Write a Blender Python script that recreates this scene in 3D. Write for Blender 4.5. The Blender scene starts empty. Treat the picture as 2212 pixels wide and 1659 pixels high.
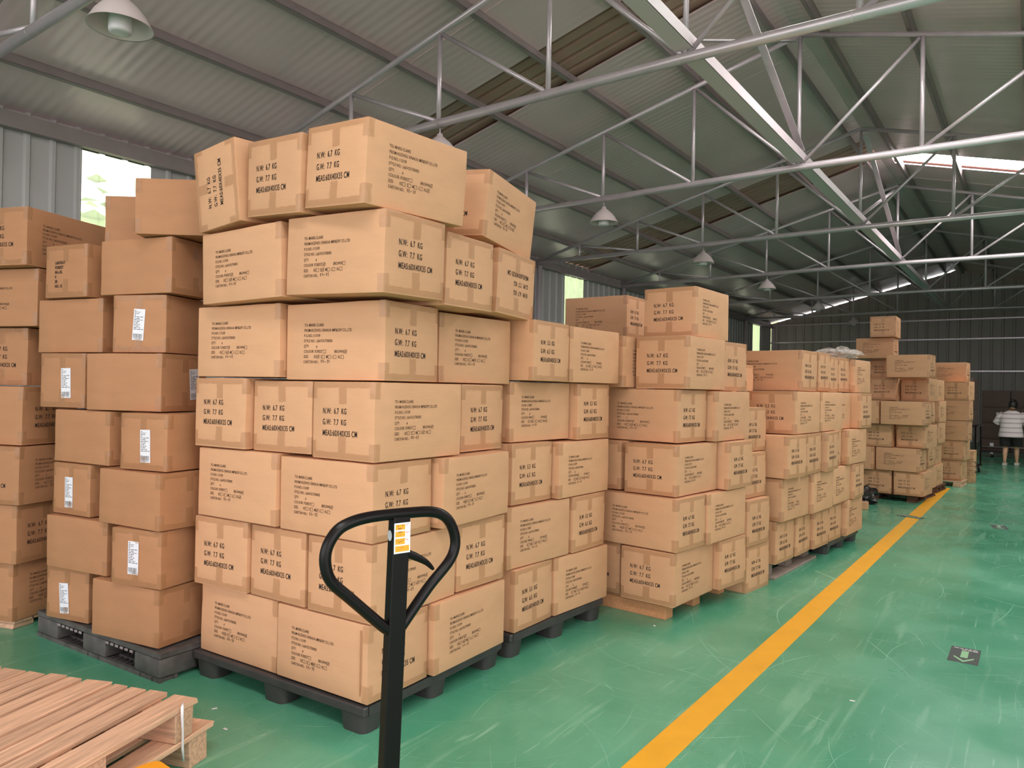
import bpy, bmesh, math, random
from mathutils import Vector, Matrix, noise
random.seed(7)
sc = bpy.context.scene
COL = sc.collection
R = math.radians

# ---------------------------------------------------------------- camera
def make_camera():
    yaw, pitch, roll = R(35.3), R(0.39), R(1.0)
    F = Vector((-math.sin(yaw)*math.cos(pitch), math.cos(yaw)*math.cos(pitch), math.sin(pitch)))
    R0 = Vector((math.cos(yaw), math.sin(yaw), 0)); U0 = R0.cross(F)
    Rt = R0*math.cos(roll)+U0*math.sin(roll); Up = -R0*math.sin(roll)+U0*math.cos(roll)
    cam = bpy.data.cameras.new('camera'); ob = bpy.data.objects.new('camera', cam)
    cam.sensor_width = 36.0; cam.lens = 36.0*1600/2212
    cam.clip_start = 0.05; cam.clip_end = 200
    m = Matrix((Rt, Up, -F)).transposed().to_4x4(); m.translation = (0, 0, 1.5)
    ob.matrix_world = m; COL.objects.link(ob); sc.camera = ob
make_camera()

# ---------------------------------------------------------------- world, exposure
world = bpy.data.worlds.new('overcast_sky'); sc.world = world; world.use_nodes = True
bg = world.node_tree.nodes['Background']
bg.inputs['Color'].default_value = (1.0, 0.99, 1.02, 1); bg.inputs['Strength'].default_value = 1.0
sc.view_settings.view_transform = 'Standard'; sc.view_settings.look = 'None'
sc.view_settings.gamma = 1.0; sc.view_settings.use_curve_mapping = False
sc.view_settings.exposure = 1.92
sc.cycles.use_denoising = True
sc.cycles.max_bounces = 10; sc.cycles.diffuse_bounces = 6; sc.cycles.glossy_bounces = 5
sc.cycles.transparent_max_bounces = 16; sc.cycles.transmission_bounces = 6
sc.cycles.sample_clamp_indirect = 6.0; sc.cycles.caustics_reflective = False; sc.cycles.caustics_refractive = False
# portals in the open end and side door: they only help the sampler find the sky
def portal(name, loc, rot, sx, sy):
    l = bpy.data.lights.new(name, 'AREA'); l.shape = 'RECTANGLE'; l.size = sx; l.size_y = sy
    l.cycles.is_portal = True
    o = bpy.data.objects.new(name, l); o.location = loc; o.rotation_euler = rot; COL.objects.link(o)
YB, YF, XL, XR = -7.0, 29.5, -8.5, 3.9          # building: open end behind the camera, far gable, side walls
portal('sky_portal_open_end', ((XL+XR)/2, YB, 2.9), (R(90), 0, 0), 12.4, 5.8)
portal('sky_portal_side_door', (XR, -.8, 1.75), (R(90), 0, R(90)), 6.4, 3.5)

# ---------------------------------------------------------------- helpers
def tag(o, label=None, cat=None, group=None, kind=None):
    if label: o['label'] = label
    if cat: o['category'] = cat
    if group: o['group'] = group
    if kind: o['kind'] = kind
    return o
def empty(name, loc=(0, 0, 0), rz=0.0):
    o = bpy.data.objects.new(name, None); o.location = loc; o.rotation_euler = (0, 0, rz); o.empty_display_size = .05
    COL.objects.link(o); return o
def link(name, me, parent=None, mat=None):
    o = bpy.data.objects.new(name, me); COL.objects.link(o)
    if parent: o.parent = parent
    if mat and not me.materials: me.materials.append(mat)
    return o
class MB:
    """collects shapes into one mesh"""
    def __init__(s): s.bm = bmesh.new()
    def box(s, x0, x1, y0, y1, z0, z1, m=None, bev=0.0, seg=1):
        r = bmesh.ops.create_cube(s.bm, size=1.0); v = r['verts']
        bmesh.ops.scale(s.bm, vec=(x1-x0, y1-y0, z1-z0), verts=v)
        bmesh.ops.translate(s.bm, vec=((x0+x1)/2, (y0+y1)/2, (z0+z1)/2), verts=v)
        if bev:
            e = list({e for q in v for e in q.link_edges})
            r = bmesh.ops.bevel(s.bm, geom=e, offset=bev, segments=seg, affect='EDGES', profile=.5)
            v = list({q for f in r['faces'] for q in f.verts} | {q for q in v if q.is_valid})
        if m: bmesh.ops.transform(s.bm, matrix=m, verts=v)
        return s
    def bar(s, a, b, w, h, up=(0, 0, 1), bev=0.0):
        a, b = Vector(a), Vector(b); d = b-a; L = d.length; d = d/L; u = Vector(up)
        x = d.cross(u)
        if x.length < 1e-4: x = Vector((1, 0, 0))
        x.normalize(); z = x.cross(d)
        m = Matrix((x, d, z)).transposed().to_4x4(); m.translation = a
        return s.box(-w/2, w/2, 0, L, -h/2, h/2, m, bev)
    def tube(s, pts, r, n=8, closed=False, cap=True):
        pts = [Vector(p) for p in pts]; N = len(pts); rs = r if isinstance(r, (list, tuple)) else [r]*N
        rings = []; nrm = None
        for i, p in enumerate(pts):
            a = pts[i-1] if (i > 0 or closed) else p; b = pts[(i+1) % N] if (i < N-1 or closed) else p
            t = (b-a).normalized()
            if nrm is None:
                nrm = t.cross(Vector((0, 0, 1)))
                if nrm.length < 1e-3: nrm = t.cross(Vector((1, 0, 0)))
            nrm = (nrm-t*nrm.dot(t)).normalized(); bi = t.cross(nrm)
            rings.append([s.bm.verts.new(p+(nrm*math.cos(k*2*math.pi/n)+bi*math.sin(k*2*math.pi/n))*rs[i]) for k in range(n)])
        for i in range(N if closed else N-1):
            A, B = rings[i], rings[(i+1) % N]
            for k in range(n):
                f = s.bm.faces.new((A[k], A[(k+1) % n], B[(k+1) % n], B[k])); f.smooth = True
        if cap and not closed:
            s.bm.faces.new(rings[0][::-1]); s.bm.faces.new(rings[-1])
        return s
    def lathe(s, prof, n=24, m=None):
        rings = []
        for r, z in prof:
            rings.append([s.bm.verts.new((r*math.cos(k*2*math.pi/n), r*math.sin(k*2*math.pi/n), z)) for k in range(n)])
        vs = [v for q in rings for v in q]
        for A, B in zip(rings, rings[1:]):
            for k in range(n):
                f = s.bm.faces.new((A[k], A[(k+1) % n], B[(k+1) % n], B[k])); f.smooth = True
        if m: bmesh.ops.transform(s.bm, matrix=m, verts=vs)
        return s
    def prism(s, poly, z0, z1, m=None, taper=1.0):
        n = len(poly); cx = sum(p[0] for p in poly)/n; cy = sum(p[1] for p in poly)/n
        lo = [s.bm.verts.new((cx+(x-cx)*taper, cy+(y-cy)*taper, z0)) for x, y in poly]
        hi = [s.bm.verts.new((x, y, z1)) for x, y in poly]
        s.bm.faces.new(lo[::-1]); s.bm.faces.new(hi)
        for k in range(n): s.bm.faces.new((lo[k], lo[(k+1) % n], hi[(k+1) % n], hi[k]))
        if m: bmesh.ops.transform(s.bm, matrix=m, verts=lo+hi)
        return s
    def quad(s, *p):
        s.bm.faces.new([s.bm.verts.new(q) for q in p]); return s
    def mesh(s, name, smooth=None):
        bmesh.ops.recalc_face_normals(s.bm, faces=s.bm.faces)
        me = bpy.data.meshes.new(name); s.bm.to_mesh(me); s.bm.free()
        if smooth:
            for p in me.polygons: p.use_smooth = True
            me.set_sharp_from_angle(angle=R(smooth))
        return me
    def obj(s, name, mat, parent=None, smooth=None):
        return link(name, s.mesh(name, smooth), parent, mat)
def rounded_rect(w, d, r, n=4):
    p = []
    for cx, cy, a0 in ((w/2-r, d/2-r, 0), (-w/2+r, d/2-r, 90), (-w/2+r, -d/2+r, 180), (w/2-r, -d/2+r, 270)):
        for k in range(n+1):
            a = R(a0+90*k/n); p.append((cx+r*math.cos(a), cy+r*math.sin(a)))
    return p
def copy_tree(o, parent=None):
    c = o.copy(); COL.objects.link(c)
    if parent: c.parent = parent
    for ch in list(o.children): copy_tree(ch, c)
    return c

# ---------------------------------------------------------------- materials
def srgb(r, g, b):
    f = lambda c: (c/255/12.92) if c/255 <= .04045 else ((c/255+.055)/1.055)**2.4
    return (f(r), f(g), f(b), 1)
def mat(name, col, rough=.6, metal=0.0, spec=.5, noise_amt=0.0, nscale=8.0, stretch=(1, 1, 1), bump=0.0, bscale=40.0, rand=0.0, bstretch=None, alpha=1.0, coat=0.0, space='Object'):
    m = bpy.data.materials.new(name); m.use_nodes = True; nt = m.node_tree; N, L = nt.nodes, nt.links
    p = N['Principled BSDF']; p.inputs['Roughness'].default_value = rough; p.inputs['Metallic'].default_value = metal
    p.inputs['Specular IOR Level'].default_value = spec; p.inputs['Alpha'].default_value = alpha; p.inputs['Coat Weight'].default_value = coat
    p.inputs['Base Color'].default_value = col
    tc = N.new('ShaderNodeTexCoord'); src = None
    if noise_amt:
        mp = N.new('ShaderNodeMapping'); mp.inputs['Scale'].default_value = stretch; L.new(tc.outputs[space], mp.inputs[0])
        nz = N.new('ShaderNodeTexNoise'); nz.inputs['Scale'].default_value = nscale; nz.inputs['Detail'].default_value = 5
        L.new(mp.outputs[0], nz.inputs['Vector'])
        rp = N.new('ShaderNodeMapRange'); rp.inputs[1].default_value = .3; rp.inputs[2].default_value = .7
        rp.inputs[3].default_value = 1-noise_amt; rp.inputs[4].default_value = 1+noise_amt; L.new(nz.outputs[0], rp.inputs[0]); src = rp.outputs[0]
    if rand:
        oi = N.new('ShaderNodeObjectInfo'); rr = N.new('ShaderNodeMapRange'); rr.inputs[3].default_value = 1-rand; rr.inputs[4].default_value = 1+rand
        L.new(oi.outputs['Random'], rr.inputs[0])
        if src:
            mu = N.new('ShaderNodeMath'); mu.operation = 'MULTIPLY'; L.new(src, mu.inputs[0]); L.new(rr.outputs[0], mu.inputs[1]); src = mu.outputs[0]
        else: src = rr.outputs[0]
    if src:
        hv = N.new('ShaderNodeHueSaturation'); hv.inputs['Color'].default_value = col; L.new(src, hv.inputs['Value']); L.new(hv.outputs[0], p.inputs['Base Color'])
    if bump:
        mp2 = N.new('ShaderNodeMapping'); mp2.inputs['Scale'].default_value = bstretch or stretch; L.new(tc.outputs[space], mp2.inputs[0])
        n2 = N.new('ShaderNodeTexNoise'); n2.inputs['Scale'].default_value = bscale; n2.inputs['Detail'].default_value = 4; L.new(mp2.outputs[0], n2.inputs['Vector'])
        b = N.new('ShaderNodeBump'); b.inputs['Strength'].default_value = bump; b.inputs['Distance'].default_value = .01
        L.new(n2.outputs[0], b.inputs['Height']); L.new(b.outputs[0], p.inputs['Normal'])
    return m
M = {}
M['cardboard'] = mat('cardboard', srgb(209, 158, 121), .62, spec=.3, noise_amt=.045, nscale=5, stretch=(1, 1, 2.5), bump=.06, bscale=60, bstretch=(.15, .15, 3), rand=.045)
M['cardboard_brown'] = mat('cardboard_brown', srgb(178, 126, 90), .62, spec=.3, noise_amt=.05, nscale=5, stretch=(1, 1, 2.5), bump=.06, bscale=60, bstretch=(.15, .15, 3), rand=.04)
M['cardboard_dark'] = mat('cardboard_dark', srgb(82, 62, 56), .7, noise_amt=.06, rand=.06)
M['tape'] = mat('packing_tape', srgb(178, 130, 86), .07, spec=.8, alpha=.26, bump=.6, bscale=24)
M['ink'] = mat('ink', srgb(58, 46, 42), .7, spec=.2)
M['ink_light'] = mat('light_ink', srgb(84, 62, 48), .7, spec=.2)
M['paper'] = mat('paper_label', srgb(232, 228, 236), .5)
M['galv'] = mat('galvanised_steel', srgb(208, 196, 202), .30, metal=.35, noise_amt=.07, nscale=6, rand=.03)
M['tie_steel'] = mat('light_grey_steel', srgb(222, 205, 211), .5)
M['paint_steel'] = mat('grey_steel', srgb(150, 136, 136), .5, metal=.1, noise_amt=.06, nscale=5)
M['wall'] = mat('wall_sheet', srgb(186, 180, 180), .45, metal=.1, noise_amt=.05, nscale=3, stretch=(1, 1, .15))
M['wall_far'] = mat('far_wall_sheet', srgb(172, 162, 157), .55, noise_amt=.05, nscale=3, stretch=(1, 1, .15))
M['olive'] = mat('bare_roof_sheet', srgb(180, 148, 134), .45, noise_amt=.05, nscale=2)
M['white_enamel'] = mat('white_enamel', srgb(222, 206, 206), .3, spec=.5)
M['bulb'] = mat('bulb_diffuser', srgb(228, 222, 226), .35)
M['black_plastic'] = mat('black_plastic', srgb(62, 57, 57), .45, noise_amt=.18, nscale=9, bump=.1, bscale=50)
M['grey_plastic'] = mat('scuffed_grey_plastic', srgb(86, 80, 78), .55, noise_amt=.32, nscale=14, bump=.15, bscale=60)
M['wood'] = mat('pallet_wood', srgb(214, 170, 141), .75, spec=.2, noise_amt=.24, nscale=5, stretch=(14, 1.0, 14), bump=.25, bscale=14, bstretch=(20, 1, 20), rand=.13)
M['wood_red'] = mat('reddish_wood', srgb(196, 138, 98), .7, spec=.2, noise_amt=.14, nscale=6, stretch=(1, 14, 14), bump=.2, bscale=14, rand=.08)
M['wood_grey'] = mat('grey_wood', srgb(150, 132, 122), .8, spec=.2, noise_amt=.14, nscale=6, stretch=(1, 14, 14), bump=.2, bscale=14, rand=.08)
M['wood_dark'] = mat('dark_wood', srgb(92, 62, 50), .8, spec=.2, noise_amt=.14, nscale=6, rand=.08)
M['black_paint'] = mat('black_gloss_paint', srgb(19, 14, 14), .3, spec=.2, noise_amt=.08, nscale=20)
M['orange'] = mat('orange_paint', srgb(245, 160, 30), .35)
M['rubber'] = mat('black_rubber', srgb(30, 29, 29), .7)
M['yellow_paint'] = mat('yellow_floor_paint', srgb(236, 168, 38), .38, noise_amt=.05, nscale=6)
M['sticker_black'] = mat('worn_black_sticker', srgb(62, 68, 66), .5, noise_amt=.2, nscale=40)
M['pale_green'] = mat('pale_green_print', srgb(140, 186, 142), .5)
M['sticker_white'] = mat('white_sticker', srgb(238, 236, 240), .4)
M['sticker_orange'] = mat('orange_sticker_print', srgb(246, 160, 40), .4)
M['sticker_red'] = mat('red_sticker_print', srgb(214, 70, 50), .4)
M['strap'] = mat('white_strap', srgb(232, 226, 228), .5)
M['skin'] = mat('skin', srgb(206, 158, 126), .55)
M['shirt'] = None
M['black_cloth'] = mat('black_cloth', srgb(38, 34, 33), .85)
M['hair'] = mat('dark_hair', srgb(34, 26, 24), .5)
M['shoe'] = mat('pale_shoe', srgb(200, 192, 186), .6)
M['film'] = mat('clear_film', srgb(214, 206, 200), .12, alpha=.32, bump=.8, bscale=18)
M['black_film'] = mat('black_film', srgb(58, 52, 52), .22, bump=.6, bscale=20)
M['leaf'] = mat('hedge_leaves', srgb(176, 196, 124), .6, noise_amt=.3, nscale=5)
M['concrete'] = mat('yard_concrete', srgb(212, 204, 198), .8, noise_amt=.08, nscale=1.5)

def shirt_mat():
    m = mat('striped_shirt', srgb(226, 208, 210), .8); nt = m.node_tree; N, L = nt.nodes, nt.links; p = N['Principled BSDF']
    tc = N.new('ShaderNodeTexCoord'); sx = N.new('ShaderNodeSeparateXYZ'); L.new(tc.outputs['Object'], sx.inputs[0])
    mu = N.new('ShaderNodeMath'); mu.operation = 'MULTIPLY'; mu.inputs[1].default_value = 62; L.new(sx.outputs['Z'], mu.inputs[0])
    si = N.new('ShaderNodeMath'); si.operation = 'SINE'; L.new(mu.outputs[0], si.inputs[0])
    cr = N.new('ShaderNodeValToRGB'); cr.color_ramp.elements[0].position = .55; cr.color_ramp.elements[0].color = srgb(232, 216, 218)
    cr.color_ramp.elements[1].position = .75; cr.color_ramp.elements[1].color = srgb(190, 168, 174); L.new(si.outputs[0], cr.inputs[0]); L.new(cr.outputs[0], p.inputs['Base Color'])
    return m
M['shirt'] = shirt_mat()

def lining_mat():
    m = mat('roof_lining_foil', srgb(236, 208, 212), .27, metal=.08, spec=.5, noise_amt=.05, nscale=1.2, space='Object')
    nt = m.node_tree; N, L = nt.nodes, nt.links; p = N['Principled BSDF']
    ge = N.new('ShaderNodeNewGeometry'); sx = N.new('ShaderNodeSeparateXYZ'); L.new(ge.outputs['Position'], sx.inputs[0])
    nz = N.new('ShaderNodeTexNoise'); nz.inputs['Scale'].default_value = .8; nz.inputs['Detail'].default_value = 2; L.new(ge.outputs['Position'], nz.inputs['Vector'])
    mu = N.new('ShaderNodeMath'); mu.operation = 'MULTIPLY'; mu.inputs[1].default_value = 2*math.pi/.11; L.new(sx.outputs['Y'], mu.inputs[0])
    si = N.new('ShaderNodeMath'); si.operation = 'SINE'; L.new(mu.outputs[0], si.inputs[0])
    am = N.new('ShaderNodeMapRange'); am.inputs[1].default_value = .42; am.inputs[2].default_value = .68; am.inputs[3].default_value = .15; am.inputs[4].default_value = 1; L.new(nz.outputs[0], am.inputs[0])
    mm = N.new('ShaderNodeMath'); mm.operation = 'MULTIPLY'; L.new(si.outputs[0], mm.inputs[0]); L.new(am.outputs[0], mm.inputs[1])
    b = N.new('ShaderNodeBump'); b.inputs['Strength'].default_value = .32; b.inputs['Distance'].default_value = .006
    L.new(mm.outputs[0], b.inputs['Height']); L.new(b.outputs[0], p.inputs['Normal'])
    return m
M['lining'] = lining_mat()

def floor_mat():
    m = bpy.data.materials.new('green_epoxy_floor'); m.use_nodes = True; nt = m.node_tree; N, L = nt.nodes, nt.links; p = N['Principled BSDF']
    ge = N.new('ShaderNodeNewGeometry'); P = ge.outputs['Position']
    n1 = N.new('ShaderNodeTexNoise'); n1.inputs['Scale'].default_value = .9; n1.inputs['Detail'].default_value = 7; n1.inputs['Roughness'].default_value = .62; L.new(P, n1.inputs['Vector'])
    cr = N.new('ShaderNodeValToRGB'); e = cr.color_ramp.elements
    e[0].position = .32; e[0].color = srgb(64, 141, 108); e[1].position = .7; e[1].color = srgb(102, 171, 139); L.new(n1.outputs[0], cr.inputs[0])
    # worn streaks, direction varies
    col = cr.outputs[0]
    for sc_, rot, thr, c in ((3.0, .5, .60, (126, 182, 152)), (5.5, -.9, .63, (142, 194, 164)), (9.0, 1.4, .66, (160, 206, 180))):
        mp = N.new('ShaderNodeMapping'); mp.inputs['Rotation'].default_value = (0, 0, rot); mp.inputs['Scale'].default_value = (sc_*4, sc_*.28, 1); L.new(P, mp.inputs[0])
        nz = N.new('ShaderNodeTexNoise'); nz.inputs['Scale'].default_value = 1.0; nz.inputs['Detail'].default_value = 6; nz.inputs['Distortion'].default_value = .6; L.new(mp.outputs[0], nz.inputs['Vector'])
        mr = N.new('ShaderNodeMapRange'); mr.inputs[1].default_value = thr; mr.inputs[2].default_value = thr+.1; mr.inputs[4].default_value = .55; L.new(nz.outputs[0], mr.inputs[0])
        mx = N.new('ShaderNodeMix'); mx.data_type = 'RGBA'; L.new(mr.outputs[0], mx.inputs[0]); L.new(col, mx.inputs[6]); mx.inputs[7].default_value = srgb(*c); col = mx.outputs[2]
    L.new(col, p.inputs['Base Color'])
    n3 = N.new('ShaderNodeTexNoise'); n3.inputs['Scale'].default_value = 2.2; n3.inputs['Detail'].default_value = 6; L.new(P, n3.inputs['Vector'])
    rr = N.new('ShaderNodeMapRange'); rr.inputs[1].default_value = .3; rr.inputs[2].default_value = .7; rr.inputs[3].default_value = .14; rr.inputs[4].default_value = .34; L.new(n3.outputs[0], rr.inputs[0]); L.new(rr.outputs[0], p.inputs['Roughness'])
    b = N.new('ShaderNodeBump'); b.inputs['Strength'].default_value = .06; b.inputs['Distance'].default_value = .01; L.new(n3.outputs[0], b.inputs['Height']); L.new(b.outputs[0], p.inputs['Normal'])
    p.inputs['Specular IOR Level'].default_value = .5
    return m
M['floor'] = floor_mat()
M['scratch'] = mat('floor_scratch', srgb(150, 205, 175), .4)

def emit_mat(name, col, strength):
    m = bpy.data.materials.new(name); m.use_nodes = True; nt = m.node_tree; N, L = nt.nodes, nt.links
    N.remove(N['Principled BSDF']); e = N.new('ShaderNodeEmission'); e.inputs[0].default_value = col; e.inputs[1].default_value = strength
    L.new(e.outputs[0], N['Material Output'].inputs[0]); return m
M['skylight'] = emit_mat('daylit_roof_panel', (1, .98, .94, 1), 4.0)
def pane_mat():
    m = bpy.data.materials.new('translucent_wall_panel'); m.use_nodes = True; nt = m.node_tree; N, L = nt.nodes, nt.links
    N.remove(N['Principled BSDF'])
    t = N.new('ShaderNodeBsdfTransparent'); t.inputs[0].default_value = (.50, .56, .45, 1)
    d = N.new('ShaderNodeBsdfTranslucent'); d.inputs[0].default_value = (.5, .56, .42, 1)
    g = N.new('ShaderNodeBsdfGlossy'); g.inputs['Roughness'].default_value = .25
    a = N.new('ShaderNodeMixShader'); a.inputs[0].default_value = .42; L.new(t.outputs[0], a.inputs[1]); L.new(d.outputs[0], a.inputs[2])
    b = N.new('ShaderNodeMixShader'); b.inputs[0].default_value = .05; L.new(a.outputs[0], b.inputs[1]); L.new(g.outputs[0], b.inputs[2])
    L.new(b.outputs[0], N['Material Output'].inputs[0]); return m
M['pane'] = pane_mat()
# ================================================================ THE BUILDING
SL = 1.61/6.2; XRDG = -2.3
def z_chord(x): return 4.1+SL*min(x-XL, XR-x)
def z_low(x): return 4.1+.05*(1-abs(x-XRDG)/6.2)
def z_lin(x): return z_chord(x)+.16
# floor
fl = MB().quad((XL, YB-1, 0), (XR, YB-1, 0), (XR, YF, 0), (XL, YF, 0)).obj('floor', M['floor']); tag(fl, kind='structure')
# scratches on the paint: thin pale lines in real relief on the floor
mb = MB(); rs = random.Random(3)
for i in range(520):
    y = 2.0+11*rs.random()**1.3; x = -2.2+rs.random()*4.6+(.0 if y > 4 else -.6)
    a = rs.random()*math.pi*2; cur = rs.uniform(-.5, .5); L = rs.choice((.12, .2, .35, .6, .9))*rs.uniform(.6, 1.3); w = rs.choice((.0012, .0018, .0026, .004))
    n = 7; p = Vector((x, y, 0)); st = L/n; prev = None
    for k in range(n+1):
        d = Vector((math.cos(a), math.sin(a), 0)); s = Vector((-d.y, d.x, 0)); ww = w*math.sin(math.pi*(k+.35)/(n+.7))*.5
        A = mb.bm.verts.new(p+s*ww+Vector((0, 0, .0006))); B = mb.bm.verts.new(p-s*ww+Vector((0, 0, .0006)))
        if prev: mb.bm.faces.new((prev[0], prev[1], B, A))
        prev = (A, B); p = p+d*st; a += cur*st*3
tag(mb.obj('scratch_marks', M['scratch'], fl), kind='stuff')
# chalky curved scuff near the grey pallet
pts = [(-1.52, 6.65), (-1.36, 6.5), (-1.24, 6.34), (-1.19, 6.2), (-1.26, 6.14), (-1.37, 6.12)]
mb = MB(); prev = None
for k, (x, y) in enumerate(pts):
    q = pts[min(k+1, 5)]; r = pts[max(k-1, 0)]; d = Vector((q[0]-r[0], q[1]-r[1], 0)).normalized(); s = Vector((-d.y, d.x, 0))*.009
    A = mb.bm.verts.new(Vector((x, y, .001))+s); B = mb.bm.verts.new(Vector((x, y, .001))-s)
    if prev: mb.bm.faces.new((prev[0], prev[1], B, A))
    prev = (A, B)
mb.obj('scuff_mark', M['pale_green'], fl)
# painted aisle line (a thin coat of paint)
mb = MB(); a0, a1 = Vector((-1.335, 2.2, 0)), Vector((-1.28, 14.1, 0)); b0, b1 = Vector((-1.195, 2.2, 0)), Vector((-1.13, 14.1, 0))
n = 24; prev = None
for k in range(n+1):
    t = k/n; A, B = a0.lerp(a1, t), b0.lerp(b1, t); j = rs.uniform(-.002, .002)
    ring = [mb.bm.verts.new(A+Vector((j, 0, 0))), mb.bm.verts.new(A+Vector((j, 0, .0016))), mb.bm.verts.new(B+Vector((j, 0, .0016))), mb.bm.verts.new(B+Vector((j, 0, 0)))]
    if prev:
        for q in range(3): mb.bm.faces.new((prev[q], prev[q+1], ring[q+1], ring[q]))
    prev = ring
o = mb.obj('floor_line', M['yellow_paint']); tag(o, 'long yellow painted line along the green floor', 'floor marking')
# yard outside
o = MB().box(-60, 60, -60, 80, -.3, -.06).obj('ground', M['concrete']); tag(o, kind='structure')

# ---- roof: corrugated outer sheet + foil lining panels + purlins
STR = ((6.85, 7.72), (13.65, 15.0)); SKY = ((-.8, .07), (6.85, 7.72), (14.5, 15.37))  # first SKY strip is unseen, added for more light from above
def slope_pt(side, s, y, dz):    # s: 0 at the eave, 1 at the ridge
    x = XL+(XRDG-XL)*s if side < 0 else XR+(XRDG-XR)*s
    return (x, y, z_lin(x)+dz)
def corrugated(mb, side, y0, y1, dz, pitch=.215, h=.05, s0=-.03, s1=1.0):
    n = max(1, round((y1-y0)/pitch)); p = (y1-y0)/n; prof = []
    for k in range(n):
        b = y0+k*p; prof += [(b, 0), (b+p*.62, 0), (b+p*.70, h), (b+p*.92, h)]
    prof.append((y1, 0)); prev = None
    for y, q in prof:
        A = mb.bm.verts.new(slope_pt(side, s0, y, dz+q)); B = mb.bm.verts.new(slope_pt(side, s1, y, dz+q))
        if prev: mb.bm.faces.new((prev[0], prev[1], B, A))
        prev = (A, B)
mb = MB(); corrugated(mb, -1, YB, YF+.3, .07)
prev = YB
for a, b in SKY: corrugated(mb, 1, prev, a, .07); prev = b
corrugated(mb, 1, prev, YF+.3, .07)
roof = mb.obj('ceiling', M['olive']); tag(roof, kind='structure')
for a, b in SKY:
    mb = MB(); corrugated(mb, 1, a, b, .07, s0=.0, s1=.985); mb.obj('skylight_panel', M['skylight'], roof)
def lining(side, y0, y1):
    n = max(1, round((y1-y0)/1.0)); w = (y1-y0)/n
    for k in range(n):
        a, b = y0+k*w, y0+(k+1)*w; dz = rs.uniform(-.004, .004)
        A, B = slope_pt(side, -.02, a, dz), slope_pt(side, -.02, b, dz); C, D = slope_pt(side, 1, b, dz), slope_pt(side, 1, a, dz)
        m2 = MB(); t = Vector((0, 0, .02)); V = [m2.bm.verts.new(Vector(q)) for q in (A, B, C, D)]+[m2.bm.verts.new(Vector(q)+t) for q in (A, B, C, D)]
        for f in ((0, 1, 2, 3), (7, 6, 5, 4), (0, 4, 5, 1), (1, 5, 6, 2), (2, 6, 7, 3), (3, 7, 4, 0)): m2.bm.faces.new([V[i] for i in f])
        m2.obj('roof_panel', M['lining'], roof)
for side, gaps in ((-1, STR), (1, SKY)):
    prev = YB
    for a, b in gaps: lining(side, prev, a); prev = b
    lining(side, prev, YF)
for x in (-7.63, -6.6, -5.58, -4.56, -3.55, -2.55, -2.05, -1.13, -.1, .9, 1.9, 2.9):
    side = -1 if x < XRDG else 1; z = z_lin(x); m2 = MB(); t = side*-SL
    rot = Matrix.Translation((x, 0, z-.052)) @ Matrix.Rotation(math.atan(SL)*side, 4, 'Y')
    m2.box(-.004, .0, YB, YF, -.05, .05, rot); m2.box(-.05, .0, YB, YF, -.05, -.044, rot); m2.box(-.05, .0, YB, YF, .044, .05, rot)
    m2.obj('purlin', M['paint_steel'], roof)
m2 = MB(); m2.bar((XRDG, YB, z_lin(XRDG)-.02), (XRDG, YF, z_lin(XRDG)-.012), .2, .01); m2.obj('ridge_flashing', M['lining'], roof)

# ---- walls
def ribbed(axis, c, u0, u1, zb, zt, out, pitch=.24, h=.028):
    """one wall sheet with trapezoid ribs standing into the room; zt may be a function of u"""
    n = max(1, round((u1-u0)/pitch)); p = (u1-u0)/n; prof = []
    for k in range(n):
        b = u0+k*p; prof += [(b, 0), (b+p*.66, 0), (b+p*.74, h), (b+p*.88, h), (b+p*.96, 0)]
    prof.append((u1, 0)); mb = MB(); prev = None
    f = zt if callable(zt) else (lambda u: zt)
    for u, q in prof:
        pos = lambda z: (c+out*q, u, z) if axis == 'y' else (u, c+out*q, z)
        A = mb.bm.verts.new(pos(zb)); B = mb.bm.verts.new(pos(f(u)))
        if prev and u-prev[2] > 1e-5: mb.bm.faces.new((prev[0], prev[1], B, A))
        prev = (A, B, u)
    return mb
WIN = [(3.85, 4.62), (8.9, 9.7), (13.98, 14.82), (19.0, 19.85), (23.2, 24.05), (27.24, 28.14)]
wl = MB().box(XL-.06, XL-.03, YB, YF, 0, .25).obj('wall_left', M['wall']); tag(wl, kind='structure')
ys = [YB]
for a, b in WIN: ys += [a, b]
ys.append(YF)
for k in range(0, len(ys), 2):
    a, b = ys[k], ys[k+1]; n = max(1, round((b-a)/1.0)); w = (b-a)/n
    for q in range(n): ribbed('y', XL-.03, a+q*w, a+(q+1)*w, 0, 4.32, 1).obj('wall_panel', M['wall'], wl)
for i, (a, b) in enumerate(WIN):
    ribbed('y', XL-.03, a, b, 0, 2.3, 1).obj('wall_panel', M['wall'], wl)
    ribbed('y', XL-.03, a, b, 4.03, 4.32, 1).obj('wall_panel', M['wall'], wl)
    wn = MB().box(XL-.05, XL-.02, a-.02, b+.02, 2.27, 2.31).obj('window_%d' % (i+1), M['wall']); tag(wn, kind='structure')
    ribbed('y', XL-.028, a, b, 2.3, 4.06, 1, pitch=.26, h=.012).obj('window_pane', M['pane'], wn)
o = MB().box(XL+.0, XL+.09, YB, YF, 4.04, 4.2).obj('trim_1', M['paint_steel']); tag(o, kind='structure')
o = MB().box(XL+.0, XL+.05, YB, YF, 2.02, 2.1).obj('trim_2', M['paint_steel']); tag(o, kind='structure')
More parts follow.
